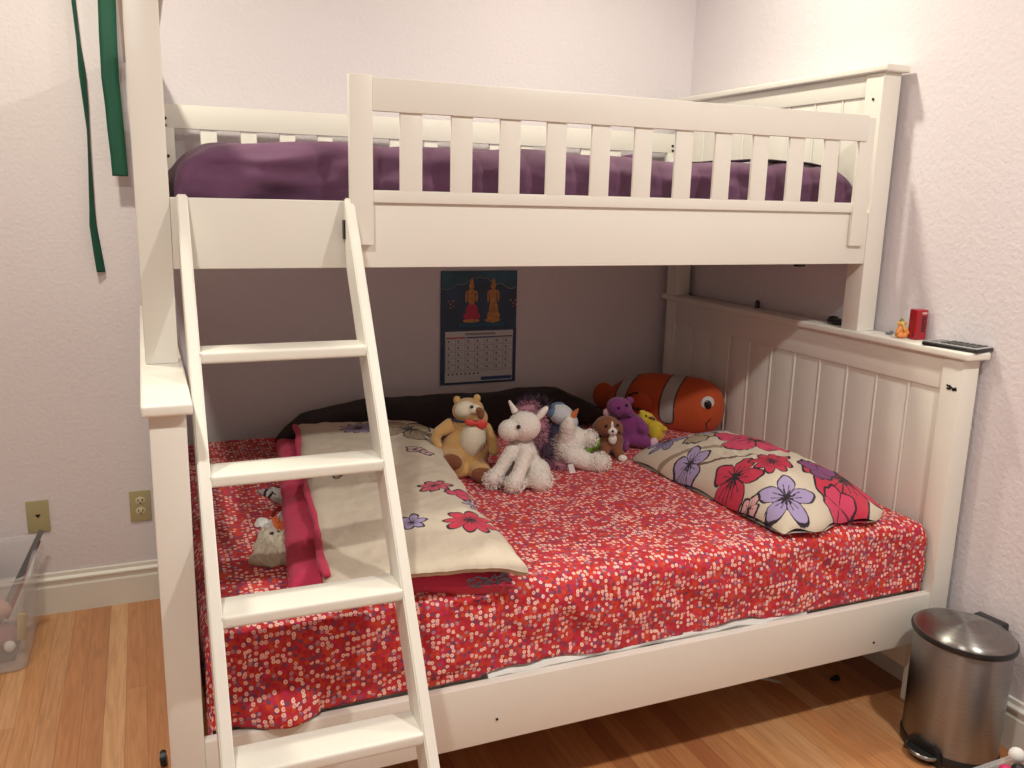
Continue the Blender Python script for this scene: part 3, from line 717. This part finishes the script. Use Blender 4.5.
# violet bear
t = toy('teddy_bear', 'violet plush bear leaning between the puppy and the orange fish', 630, 452, 1.590, .955); t.scale = (1.18,)*3
bm = bmesh.new(); sphere(bm, (.01, .0, .060), (.044, .040, .055), (0, -15, 0)); limb(bm, [(.035, -.02, .085, .017), (.052, -.04, .065, .015)]); limb(bm, [(.02, -.03, .03, .020), (.065, -.055, .030, .018)]); limb(bm, [(-.02, -.02, .03, .020), (-.01, -.06, .018, .016)]); blob('body', bm, VIOLET, t, .0045)
bm = bmesh.new(); sphere(bm, (-.025, -.005, .125), (.040, .036, .033), (0, 15, 0)); sphere(bm, (.0, -.03, .118), (.018, .018, .014)); blob('head', bm, VIOLET, t, .0045)
bm = bmesh.new(); sphere(bm, (-.062, -.006, .108), (.014, .009, .015)); k = blob('ear', bm, simple('pink_plush', (.55, .30, .34), .95), t, .0035); k['label'] = 'pink-lined ear'
bm = bmesh.new(); sphere(bm, (.006, .0, .148), (.013, .009, .012)); blob('ear', bm, VIOLET, t, .0035)
bm = bmesh.new(); sphere(bm, (.078, -.062, .032), (.015, .012, .019), (0, 15, 0)); k = blob('foot_pad', bm, simple('pale_pink_plush', (.60, .42, .48), .95), t, .0035); k['label'] = 'pale pink foot pad'
eye(t, (-.030, -.038, .132), .0045); eye(t, (-.006, -.034, .140), .0045)

# yellow toy
t = toy('plush_duck', 'yellow plush toy tucked between the violet bear and orange fish', 652, 445, 1.715, .985)
bm = bmesh.new(); sphere(bm, (.018, -.01, .042), (.034, .034, .040)); sphere(bm, (-.018, .0, .085), (.040, .030, .026), (0, 25, 0)); limb(bm, [(-.01, -.01, .10, .014), (-.04, -.01, .115, .010)]); limb(bm, [(.03, -.02, .06, .014), (.045, -.035, .06, .011)]); blob('body', bm, YELLOW, t, .0045)
bm = bmesh.new(); sphere(bm, (-.006, -.028, .100), (.012, .006, .005)); blob('beak', bm, BROWN, t, .0025)
eye(t, (-.024, -.024, .105), .004); eye(t, (.006, -.028, .094), .004)
o = lumpcloth('tissue_scrap', 1.585, .815, .606, .016, .012, .010, PAPERW, 'tiny white scrap lying between puppy and flowered pillow', 'scrap', 2)

# striped fish cushion
fc = Vector((1.880, 1.180, .694)); ax = Vector((1.985-1.64, 1.03-1.44, -.012)); hl = ax.length/2-.018; ax.normalize()
fish = thing('fish_cushion', 'large orange plush fish with white bands leaning in the bed corner', 'soft toy', tuple(fc), math.atan2(ax.y, ax.x), 'soft toys on the lower bunk')
def fishpt(u, v):
    a = -1+2*u; x = a*hl
    hgt = .110*(max(0, 1-abs(a)**(5.5 if a > 0 else 2.2)))**(.5 if a > 0 else .8)+.006
    hgt *= (1+.0*a)
    th = v*2*PI; wid = hgt*.72
    cy, sy = math.cos(th), math.sin(th)
    return Vector((x, wid*cy*(1+.03*fbm(x*14, th)), hgt*sy+.006-(.015*(a < 0)*a*a)))
bm = gridmesh(240, 160, fishpt); bmesh.ops.remove_doubles(bm, verts=bm.verts, dist=.0005); body = obj('body', bm, PRINT, fish, world=False, angle=180)
def paint_fish(co):
    x, y, z = co[:, 0], co[:, 1], co[:, 2]; c = np.empty((len(co), 3)); c[:] = (.46, .070, .014)
    def band(xc, w, bulge, z0):
        d = np.abs(x-(xc+bulge*((z)/.1)**2)) ; m = z > z0
        rr2 = np.where(z < z0+w, np.hypot(x-xc-bulge*((z)/.1)**2, z-(z0+w)), d)
        c[(rr2 < w+.006) & (z > z0-.006)] = (.02, .012, .012); c[(rr2 < w)] = (.36, .34, .32)
    band(.045, .026, .016, -.058); curve(c, x, z, [(hl*.86, -.020), (hl*.80, -.042), (hl*.81, -.066)], .0022); band(-.155, .022, .03, -.03)
    return c
paint(body, paint_fish); body['label'] = 'orange body with white bands'
def mirr(y): return y
bm = bmesh.new(); sphere(bm, (hl*.80, -.062, .040), (.026, .010, .027), (0, 0, 26)); k = obj('eye', bm, simple('eye_felt', (.55, .52, .50), .9), fish, world=False)
bm = bmesh.new(); sphere(bm, (hl*.815, -.0700, .036), (.014, .006, .018), (0, -20, 26)); obj('pupil', bm, EYE, k, world=False)
FISHO = simple('orange_fin', (.46, .070, .014), .9, sheen=.2)
bm = bmesh.new(); sphere(bm, (-.06, -.085, .02), (.050, .012, .036), (0, 18, 0)); k = blob('pectoral_fin', bm, FISHO, fish, .005)
bm = bmesh.new(); tube(bm, [(-.06+.052*math.cos(a), -.094, .02+.034*math.sin(a)) for a in [PI*.55+i*PI*1.0/14 for i in range(15)]], .004, 6); obj('fin_edge', bm, EYE, k, world=False)
bm = bmesh.new(); sphere(bm, (-hl+.005, .0, .0), (.050, .018, .060)); blob('tail_fin', bm, FISHO, fish, .006)
bm = bmesh.new(); sphere(bm, (.0, 0, .095), (.10, .014, .028)); blob('dorsal_fin', bm, FISHO, fish, .006)

# ------------------------------------------------------------------ calendar
cal = thing('wall_calendar', 'blue wall calendar with two ornate figures above a month grid', 'calendar', (1.24, YW-.004, .96))
yc = YW-.004
pic = box('picture_sheet', 1.077, 1.401, yc-.003, yc, .962, 1.196, CALN, cal, bev=0)
bm = bmesh.new()  # arch outline
pts = []
for i in range(61):
    t = i/60; xx = 1.081+.316*t; q = abs(2*t-1); pts.append((xx, yc-.0036, 1.186-.058*q**.7-.012*abs(math.sin(t*PI*5))))
tube(bm, pts, .0014, 5); obj('arch_line', bm, simple('pale_gold_ink', (.28, .26, .18), .6), pic)
bm = bmesh.new(); poly = [(p[0], p[2]) for p in pts]+[(1.400, 1.194), (1.078, 1.194)]; prism(bm, poly, yc-.0034, yc-.003); obj('sky_panel', bm, CALT, pic, smooth=False)
def seated(cx, base, col2):
    bm = bmesh.new(); y = yc-.004
    def ell(px, pz, a, b): bmesh.ops.create_uvsphere(bm, u_segments=16, v_segments=8, radius=1, matrix=Matrix.Translation((px, y, pz)) @ Matrix.Diagonal((a, .0008, b, 1)))
    ell(cx, base+.105, .015, .040); ell(cx, base+.150, .011, .014); ell(cx, base+.165, .008, .016); ell(cx-.022, base+.108, .0045, .024); ell(cx+.022, base+.108, .0045, .024); ell(cx-.014, base+.128, .007, .006); ell(cx+.014, base+.128, .007, .006); ell(cx, base+.012, .036, .008)
    obj('printed_figure', bm, INKG, pic)
    bm = bmesh.new(); ell(cx+.002, base+.050, .026 if col2 else .020, .034 if col2 else .05); ell(cx-.014, base+.030, .020 if col2 else .012, .016); ell(cx+.018, base+.030, .020 if col2 else .012, .016); obj('printed_robe', bm, INKP if col2 else INKG, pic)
seated(1.205, .985, True); seated(1.298, .985, False)
for cx in (1.118, 1.385):
    bm = bmesh.new()
    for dx_, dz_ in ((0, 0), (.01, .012), (-.01, .012), (0, -.014), (.012, -.008)): sphere(bm, (cx+dx_, yc-.004, 1.065+dz_), (.0035, .0008, .0035), seg=8, rings=6)
    obj('printed_sprig', bm, INKG, pic)
bm = bmesh.new(); addbox(bm, 1.155, 1.345, yc-.0036, yc-.003, .972, .988, 0); obj('printed_dais', bm, simple('blue_dais_ink', (.012, .10, .17), .6), pic)
back = box('backing_sheet', 1.077, 1.403, yc-.0025, yc, .738, .962, simple('calendar_border', (.03, .06, .12), .5), cal, bev=0)
page = box('month_page', 1.096, 1.388, yc-.0035, yc-.0025, .748, .955, CALP, cal, bev=0)
bm = bmesh.new(); y = yc-.0040
gx0, gx1, gz0, gz1 = 1.098, 1.386, .792, .925
for i in range(8): x = gx0+(gx1-gx0)*i/7; addbox(bm, x-.0007, x+.0007, y, y+.0006, gz0, gz1, 0)
for j in range(6): z = gz0+(gz1-gz0)*j/5; addbox(bm, gx0, gx1, y, y+.0006, z-.0006, z+.0006, 0)
rnd = random.Random(2)
for j in range(5):
    for i in range(7):
        x = gx0+(gx1-gx0)*(i+.3)/7; z = gz0+(gz1-gz0)*(j+.62)/5; addbox(bm, x-.004, x+.004, y, y+.0006, z-.004, z+.004, 0); addbox(bm, x-.006, x+.02, y, y+.0006, z-.0095, z-.0082, 0)
obj('grid_lines', bm, simple('grid_ink', (.22, .22, .25), .8), page, smooth=False)
for a, b, z0_, z1_, mt in ((1.100, 1.180, .927, .932, INKP), (1.185, 1.300, .927, .932, INKB), (1.30, 1.385, .928, .932, INK), (1.18, 1.31, .938, .948, simple('header_ink', (.30, .31, .36), .8)), (1.25, 1.386, .752, .766, INKB)):
    box('printed_bar', a, b, y, y+.0006, z0_, z1_, mt, page, bev=0)
bm = bmesh.new()
for i in range(8): addbox(bm, 1.108+.018*i, 1.114+.018*i, y, y+.0006, .778, .785, 0)
obj('moon_icons', bm, INK, page, smooth=False)

# ------------------------------------------------------------------ wall plates
o = thing('power_outlet', 'beige double power outlet plate on the back wall beside the bed post', 'outlet', (-.053, YW, .364))
box('cover_plate', -.0885, -.0185, YW-.006, YW-.0005, .307, .421, BEIGEPL, o, bev=.002)
for z in (.345, .384):
    bm = bmesh.new(); sphere(bm, (-.053, YW-.006, z), (.017, .003, .0145)); s = obj('socket', bm, IVORY, o)
    for dx_ in (-.007, .007): box('slot', -.053+dx_-.0014, -.053+dx_+.0014, YW-.0105, YW-.006, z-.001, z+.008, HOLE, s, bev=0)
    bm = bmesh.new(); sphere(bm, (-.053, YW-.009, z-.008), (.003, .0015, .003), seg=10, rings=6); obj('slot', bm, HOLE, s)
bm = bmesh.new(); sphere(bm, (-.053, YW-.006, .3645), (.003, .0015, .003), seg=10, rings=6); obj('screw', bm, IVORY, o)
o = thing('phone_jack', 'beige wall plate with one phone socket above the plastic bin', 'wall plate', (-.380, YW, .364))
box('cover_plate', -.4145, -.3445, YW-.006, YW-.0005, .307, .421, BEIGEPL, o, bev=.002)
bm = bmesh.new(); prism(bm, [(-.387, .372), (-.372, .372), (-.372, .366), (-.3765, .366), (-.3765, .361), (-.3825, .361), (-.3825, .366), (-.387, .366)], YW-.0075, YW-.006); obj('socket', bm, HOLE, o, smooth=False)

# ------------------------------------------------------------------ green ribbons
def ribbon(pts, label):
    """pts: (x, z, half width, twist) hanging from the ceiling just off the wall"""
    bm = bmesh.new(); rows = []
    P_ = []
    for (a, b) in zip(pts, pts[1:]):
        for k in range(8): t = k/8; P_.append([a[i]*(1-t)+b[i]*t for i in range(5)])
    P_.append(list(pts[-1]))
    for x, z, w, tw, y in P_:
        c, s = math.cos(tw), math.sin(tw)
        rows.append([bm.verts.new((x+q*w*c, y+q*w*s, z)) for q in (-1, -.33, .33, 1)])
    for a, b in zip(rows, rows[1:]):
        for i in range(3): bm.faces.new((a[i], a[i+1], b[i+1], b[i]))
    o = obj('ribbon', bm, GREENR, None, angle=180); m = o.modifiers.new('t', 'SOLIDIFY'); m.thickness = .0012
    return tag(o, label, 'ribbon', 'green ribbons hanging by the back wall')
ribbon([(-.150, ZC, .012, .9, 1.545), (-.146, 2.06, .012, 1.1, 1.535), (-.140, 1.93, .012, 1.15, 1.53), (-.136, 1.84, .013, .75, 1.53), (-.133, 1.76, .013, .95, 1.53), (-.131, 1.66, .012, 1.3, 1.53), (-.133, 1.58, .011, 1.2, 1.53), (-.137, 1.42, .012, .9, 1.535), (-.138, 1.36, .014, .75, 1.535), (-.130, 1.27, .015, .6, 1.535), (-.124, 1.205, .015, .5, 1.54)],
       'narrow twisted green ribbon hanging on the wall, the longer of two')
ribbon([(-.050, ZC, .026, 0, 1.50), (-.048, 2.07, .026, .1, 1.49), (-.052, 1.95, .026, .0, 1.485), (-.054, 1.82, .026, .1, 1.485), (-.050, 1.74, .025, -.1, 1.485), (-.048, 1.66, .025, .12, 1.485), (-.045, 1.58, .024, .05, 1.485), (-.044, 1.520, .024, 0, 1.485)],
       'wide green ribbon hanging beside the bunk post, the shorter of two')

# ------------------------------------------------------------------ things on the ledge
o = thing('red_box', 'small upright red plastic box with dark grille standing on the bed ledge', 'box', (2.143, .222, ZL+.0005), R(-8))
bm = bmesh.new(); addbox(bm, -.020, .020, -.017, .017, 0, .090, .004, 3); c = obj('case', bm, REDPL, o, world=False)
bm = bmesh.new()
for k in range(7): addbox(bm, -.0005, .012, -.0185, -.0165, .024+k*.007, .028+k*.007, 0)
obj('grille', bm, BLKPL, c, world=False)
bm = bmesh.new(); addbox(bm, -.002, .014, -.0180, -.0168, .077, .083, 0); obj('printed_strip', bm, simple('strip_print', (.7, .45, .45), .5), c, world=False)
bm = bmesh.new(); sphere(bm, (-.0205, -.008, .012), (.002, .003, .004), seg=10, rings=8); obj('button', bm, BLKPL, c, world=False)
o = thing('figurine', 'tiny orange seated figurine on the bed ledge beside the red box', 'figurine', (2.112, .250, ZL+.0005), R(-20))
bm = bmesh.new(); sphere(bm, (0, 0, .009), (.020, .014, .009)); sphere(bm, (-.002, 0, .026), (.013, .010, .016)); limb(bm, [(-.012, -.004, .030, .005), (-.018, -.008, .018, .005)]); limb(bm, [(.009, -.004, .030, .005), (.015, -.009, .017, .005)]); blob('body', bm, FIGO, o, .002, 2)
bm = bmesh.new(); sphere(bm, (-.003, -.002, .044), (.010, .009, .010)); limb(bm, [(-.003, -.011, .042, .004), (-.001, -.014, .030, .003), (.003, -.014, .024, .0025)]); sphere(bm, (-.013, 0, .045), (.006, .002, .007)); sphere(bm, (.008, 0, .045), (.006, .002, .007)); blob('head', bm, FIGY, o, .0018, 2)
bm = bmesh.new(); bmesh.ops.create_cone(bm, cap_ends=True, segments=12, radius1=.008, radius2=.002, depth=.010, matrix=Matrix.Translation((-.003, 0, .056))); obj('crown', bm, FIGG, o, world=False)

o = thing('calculator', 'black and silver calculator lying at the front end of the ledge', 'calculator', (2.123, .060, ZL+.0005), R(9))
bm = bmesh.new(); addbox(bm, -.041, .041, -.083, .083, 0, .011, .004, 3); c = obj('case', bm, BLKPL, o, world=False)
bm = bmesh.new(); addbox(bm, -.039, .039, -.081, .081, .0105, .013, .0015, 2); obj('face_plate', bm, SILVER, o, world=False)
bm = bmesh.new(); addbox(bm, -.028, .028, .042, .066, .0128, .0142, 0); obj('screen', bm, simple('lcd', (.12, .13, .12), .2), o, world=False)
for r_ in range(6):
    for q in range(5):
        bm = bmesh.new(); addbox(bm, -.032+q*.0132, -.0215+q*.0132, -.072+r_*.018, -.059+r_*.018, .0125, .0155, .001, 1); obj('key', bm, BLKPL, o, world=False)
bm = bmesh.new(); sphere(bm, (0, 0, .010), (.028, .040, .010)); sphere(bm, (.004, .02, .016), (.018, .018, .010))
o = obj('black_puck', bm, BLKPL, None); o.location = (2.135, .545, ZL+.0005); o.name = 'hair_clip'; tag(o, 'black rounded plastic hair clip on the ledge behind the upper post', 'clip')
bm = bmesh.new(); lathe(bm, [(.009, 0), (.010, .004), (.008, .010), (.0095, .018), (.0085, .026), (.004, .030)], n=20)
o = obj('toy_piece', bm, BLKPL, None); o.location = (2.155, .985, ZL+.0005); tag(o, 'tiny black toy piece standing alone midway on the shaded ledge', 'toy')
bm = bmesh.new(); sphere(bm, (0, 0, .004), (.016, .008, .004)); sphere(bm, (.012, .004, .006), (.007, .006, .005)); o = obj('hair_bobble', bm, GREYPL, None); o.location = (2.135, .318, ZL+.0005)
tag(o, 'tiny grey scrap on the ledge between the upper post and figurine', 'trinket')
# little dark catch under the upper rail
box('catch', 1.850, 1.880, .43, .45, 1.296, 1.3064, HOLE, ur)

# ------------------------------------------------------------------ pedal bin
CX, CY = 2.016, -.170
bn = thing('pedal_bin', 'brushed steel pedal bin with domed lid standing by the bed foot', 'bin', (CX, CY, 0), R(6))
def ovl(bm, prof, n=64): lathe(bm, prof, (0, 0, 0), n, 1.0, 1.17)
bm = bmesh.new(); ovl(bm, [(.106, 0), (.112, .003), (.1135, .022), (.110, .030), (.108, .030)]); obj('base_ring', bm, BLKPL, bn, world=False)
bm = bmesh.new(); ovl(bm, [(.1075, .026), (.1095, .032), (.1105, .330), (.108, .336)]); obj('body', bm, STEEL, bn, world=False)
bm = bmesh.new(); ovl(bm, [(.108, .334), (.117, .337), (.119, .345), (.117, .352), (.110, .353)]); k = obj('rim', bm, BLKPL, bn, world=False)
bm = bmesh.new(); ovl(bm, [(.1145, .352), (.113, .357), (.104, .364), (.085, .371), (.055, .376), (.025, .378), (.003, .3785)]); k2 = obj('lid', bm, STEEL, bn, world=False, angle=60)
bm = bmesh.new(); addbox(bm, .098, .134, -.045, .045, .30, .366, .008, 3); obj('hinge', bm, BLKPL, bn, world=False)
# pedal recess and pedal (facing -x)
bm = bmesh.new(); 
for k in range(2): pass
poly = [(-.055, .0), (-.055, .02), (-.048, .04), (-.030, .052), (.030, .052), (.048, .04), (.055, .02), (.055, .0)]
prism(bm, poly, -.1165, -.098, 'yz'); obj('pedal_recess', bm, BLKPL, bn, world=False, smooth=False)
bm = bmesh.new(); 
pts = [(-.116-.030*math.cos(a), .043*math.sin(a)) for a in [(-PI/2)+PI*i/20 for i in range(21)]]
prism(bm, pts, .016, .030, 'xy'); bmesh.ops.bevel(bm, geom=bm.edges[:], offset=.002, segments=2, affect='EDGES'); pd = obj('pedal', bm, BLKPL, bn, world=False)
bm = bmesh.new(); tube(bm, [(p[0]-.001, p[1], .024) for p in pts], .0045, 8, 1.2); obj('pedal_trim', bm, STEEL, pd, world=False)

# ------------------------------------------------------------------ clear storage bins
def tote(name, label, loc, w, d, h, rz=0, lip=.010):
    t = thing(name, label, 'storage bin', loc, rz); bm = bmesh.new(); th = .004
    def shell(k, flare):
        s = 1-.10*(1-k)
        return s
    def ring(z, inset):
        k = z/h; hw = w/2*(.90+.10*k)-inset; hd = d/2*(.90+.10*k)-inset; r_ = .03; pts = []
        for (cx, cy, a0) in ((hw-r_, hd-r_, 0), (-hw+r_, hd-r_, PI/2), (-hw+r_, -hd+r_, PI), (hw-r_, -hd+r_, 3*PI/2)):
            for i in range(7): a = a0+PI/2*i/6; pts.append((cx+r_*math.cos(a), cy+r_*math.sin(a), z))
        return [bm.verts.new(p) for p in pts]
    rg = [ring(.0, .004), ring(.004, 0), ring(h*.5, 0), ring(h-.012, 0), ring(h-.012, -lip), ring(h, -lip), ring(h, th), ring(h*.5, th), ring(.006, th)]
    n = len(rg[0])
    for a, b in zip(rg, rg[1:]):
        for i in range(n): bm.faces.new((a[i], a[(i+1) % n], b[(i+1) % n], b[i]))
    bm.faces.new(rg[0][::-1]); bm.faces.new(rg[-1])
    obj('tub', bm, CLEAR, t, world=False)
    return t
tote('storage_bin', 'clear plastic bin holding craft bits on the floor left of the bed', (-.628, 1.325, 0), .50, .37, .315)
def inbin(name, bm, mat, loc, label, cat, rot=(0, 0, 0), **k):
    o = obj(name, bm, mat, None, world=False, **k); o.location = loc; o.rotation_euler = rot; return tag(o, label, cat, 'odds and ends in the left bin' if loc[0] < 0 else 'odds and ends in the right bin')
bm = bmesh.new(); prism(bm, [(-.010, 0), (.010, 0), (.008, .33), (-.008, .33)], -.002, .002); inbin('ruler', bm, GREYPL, (-.500, 1.335, .085), 'dark grey strip leaning out of the left bin corner', 'ruler', (R(-8), R(27), 0), smooth=False)
bm = bmesh.new(); tube(bm, [(0, 0, 0), (.0, 0, .27)], .008, 10); inbin('craft_stick', bm, REDPL, (-.475, 1.365, .09), 'dark red rod leaning beside the grey strip in the left bin', 'rod', (R(-8), R(24), 0))
# spiral notebook standing
bm = bmesh.new(); addbox(bm, -.09, .09, -.004, .004, 0, .22, .002); inbin('notebook', bm, simple('pink_page', (.55, .40, .42), .7), (-.60, 1.44, .05), 'pale pink notebook standing in the left bin', 'notebook', (R(-8), 0, 0))
bm = bmesh.new(); addbox(bm, -.2, .2, -.125, .125, 0, .022, .006); inbin('pouch', bm, simple('dark_felt', (.04, .05, .05), .9), (-.64, 1.345, .008), 'dark flat case lying at the bottom of the left bin', 'case')
for i, (x, y, z, rx, ry, rz_, mt, lb) in enumerate(((-.475, 1.28, .075, .045, .05, .035, simple('mauve_cloth', (.25, .09, .12), .9), 'mauve cloth bundle low in the left bin'), (-.57, 1.27, .085, .05, .045, .045, simple('pale_cloth', (.5, .42, .42), .9), 'pale cloth bundle in the left bin'), (-.52, 1.30, .155, .07, .06, .035, simple('blush_cloth', (.50, .28, .27), .9), 'blush pink cloth heap at the top of the left bin'), (-.68, 1.33, .09, .07, .08, .05, simple('grey_cloth', (.2, .19, .22), .9), 'grey cloth bundle at the left end of the left bin'))):
    bm = bmesh.new(); sphere(bm, (0, 0, 0), (rx, ry, rz_), seg=28, rings=18)
    for v in bm.verts: v.co *= 1+.12*fbm(v.co.x*25+i, v.co.y*25, v.co.z*25)
    inbin('cloth_bundle', bm, mt, (x, y, z), lb, 'cloth')
bm = bmesh.new(); sphere(bm, (0, 0, 0), .017, seg=16, rings=12); inbin('ball', bm, PAPERW, (-.452, 1.222, .060), 'small white ball near the front corner of the left bin', 'ball')
bm = bmesh.new(); addbox(bm, -.012, .012, -.006, .006, 0, .09, .002); inbin('glue_stick', bm, simple('mustard_card', (.50, .38, .12), .6), (-.425, 1.265, .055), 'mustard yellow block at the right side of the left bin', 'block', (0, R(6), 0))

tote('storage_bin', 'clear plastic bin of colourful toys at the bottom right corner', (1.885, -.645, 0), .34, .36, .200, R(1))
bits = [((1.842, -.482, .222), .018, PAPERW, 'white ball on top of the toys in the right bin', 'ball'), ((1.785, -.500, .205), .016, simple('magenta_plastic', (.55, .02, .12), .4), 'magenta toy ball in the right bin', 'ball'), ((1.765, -.495, .198), .014, simple('leaf_green_plastic', (.02, .25, .05), .4), 'green toy ball in the right bin', 'ball'), ((1.815, -.512, .205), .019, BLKPL, 'black toy ball in the right bin', 'ball')]
for p, r_, mt, lb, ct in bits:
    bm = bmesh.new(); sphere(bm, (0, 0, 0), r_, seg=18, rings=12); inbin('toy_ball', bm, mt, p, lb, ct)
bm = bmesh.new(); sphere(bm, (0, 0, 0), (.130, .145, .105), seg=30, rings=20)
for v in bm.verts: v.co *= 1+.10*fbm(v.co.x*18, v.co.y*18, v.co.z*18)
inbin('toy_sack', bm, simple('dark_print_sack', (.06, .05, .06), .9, var=.6, vscale=40), (1.890, -.645, .108), 'dark patterned cloth sack filling the right bin', 'sack')
bm = bmesh.new(); addbox(bm, -.05, .05, -.008, .008, 0, .01, .002); inbin('wooden_ruler', bm, simple('ochre_wood', (.45, .30, .10), .6), (1.77, -.52, .190), 'ochre strip among the toys in the right bin', 'strip', (0, 0, R(10)))

# ------------------------------------------------------------------ floor bits
bm = bmesh.new(); addbox(bm, -.032, .032, -.007, .007, 0, .003, .001); o = obj('paper_strip', bm, PAPERW, None); o.location = (1.768, .288, .0008); o.rotation_euler = (0, 0, R(-42)); tag(o, 'white paper strip on the floor under the bed', 'paper')
bm = bmesh.new(); sphere(bm, (0, 0, .005), (.018, .012, .005)); sphere(bm, (.012, .006, .006), (.009, .008, .006)); o = obj('lint_ball', bm, BLACK, None); o.location = (1.965, .215, .0005); tag(o, 'small dark tuft on the floor near the headboard end under the bed', 'lint')
o = thing('toy_disc', 'small black round toy on the floor behind the left front bed post', 'toy', (-.020, .520, 0))
bm = bmesh.new(); bmesh.ops.create_cone(bm, cap_ends=True, segments=28, radius1=.020, radius2=.020, depth=.016, matrix=Matrix.Translation((0, 0, .0202)) @ Matrix.Rotation(PI/2, 4, 'Y')); bmesh.ops.bevel(bm, geom=bm.edges[:], offset=.003, segments=2, affect='EDGES'); obj('tyre', bm, BLKPL, o, world=False)
bm = bmesh.new(); bmesh.ops.create_cone(bm, cap_ends=True, segments=16, radius1=.008, radius2=.006, depth=.019, matrix=Matrix.Translation((0, 0, .0202)) @ Matrix.Rotation(PI/2, 4, 'Y')); obj('hub', bm, GREYPL, o, world=False)

# ------------------------------------------------------------------ lights: four recessed ceiling downlights
def downlight(x, y, power, col, size=.11):
    l = bpy.data.lights.new('downlight', 'AREA'); l.shape = 'DISK'; l.size = size; l.energy = power; l.color = col
    o = bpy.data.objects.new('downlight', l); o.location = (x, y, ZC-.012); link(o)
WARM, SOFT = (1, .95, .76), (1, .975, .88)
downlight(-.25, .62, 18, WARM); downlight(1.50, .66, 15, WARM); downlight(-.25, -1.1, 24, SOFT); downlight(1.57, -1.15, 30, SOFT)
w = bpy.data.worlds.new('world'); sc.world = w; w.use_nodes = True; w.node_tree.nodes['Background'].inputs[0].default_value = (.9, .9, 1, 1); w.node_tree.nodes['Background'].inputs[1].default_value = .0

# ------------------------------------------------------------------ camera
cd = bpy.data.cameras.new('camera'); cam = bpy.data.objects.new('camera', cd); link(cam); sc.camera = cam
yaw, pit, rol = R(23.0595), R(-12.0406), R(1.4002)
fw = Vector((math.sin(yaw)*math.cos(pit), math.cos(yaw)*math.cos(pit), math.sin(pit)))
rt = Vector((math.cos(yaw), -math.sin(yaw), 0)); upv = rt.cross(fw)
Rv = math.cos(rol)*rt+math.sin(rol)*upv; Uv = math.cos(rol)*upv-math.sin(rol)*rt
mt = Matrix((Rv, Uv, -fw)).transposed().to_4x4(); mt.translation = (.0095, -1.6883, 1.4781); cam.matrix_world = mt
cd.sensor_fit = 'HORIZONTAL'; cd.sensor_width = 36; cd.lens = 867.53*36/1024; cd.clip_start = .02
vs = sc.view_settings; vs.view_transform = 'Standard'; vs.look = 'None'; vs.gamma = 1; vs.use_curve_mapping = False; vs.exposure = .0
sc.cycles.use_denoising = True
sc.cycles.max_bounces = 8
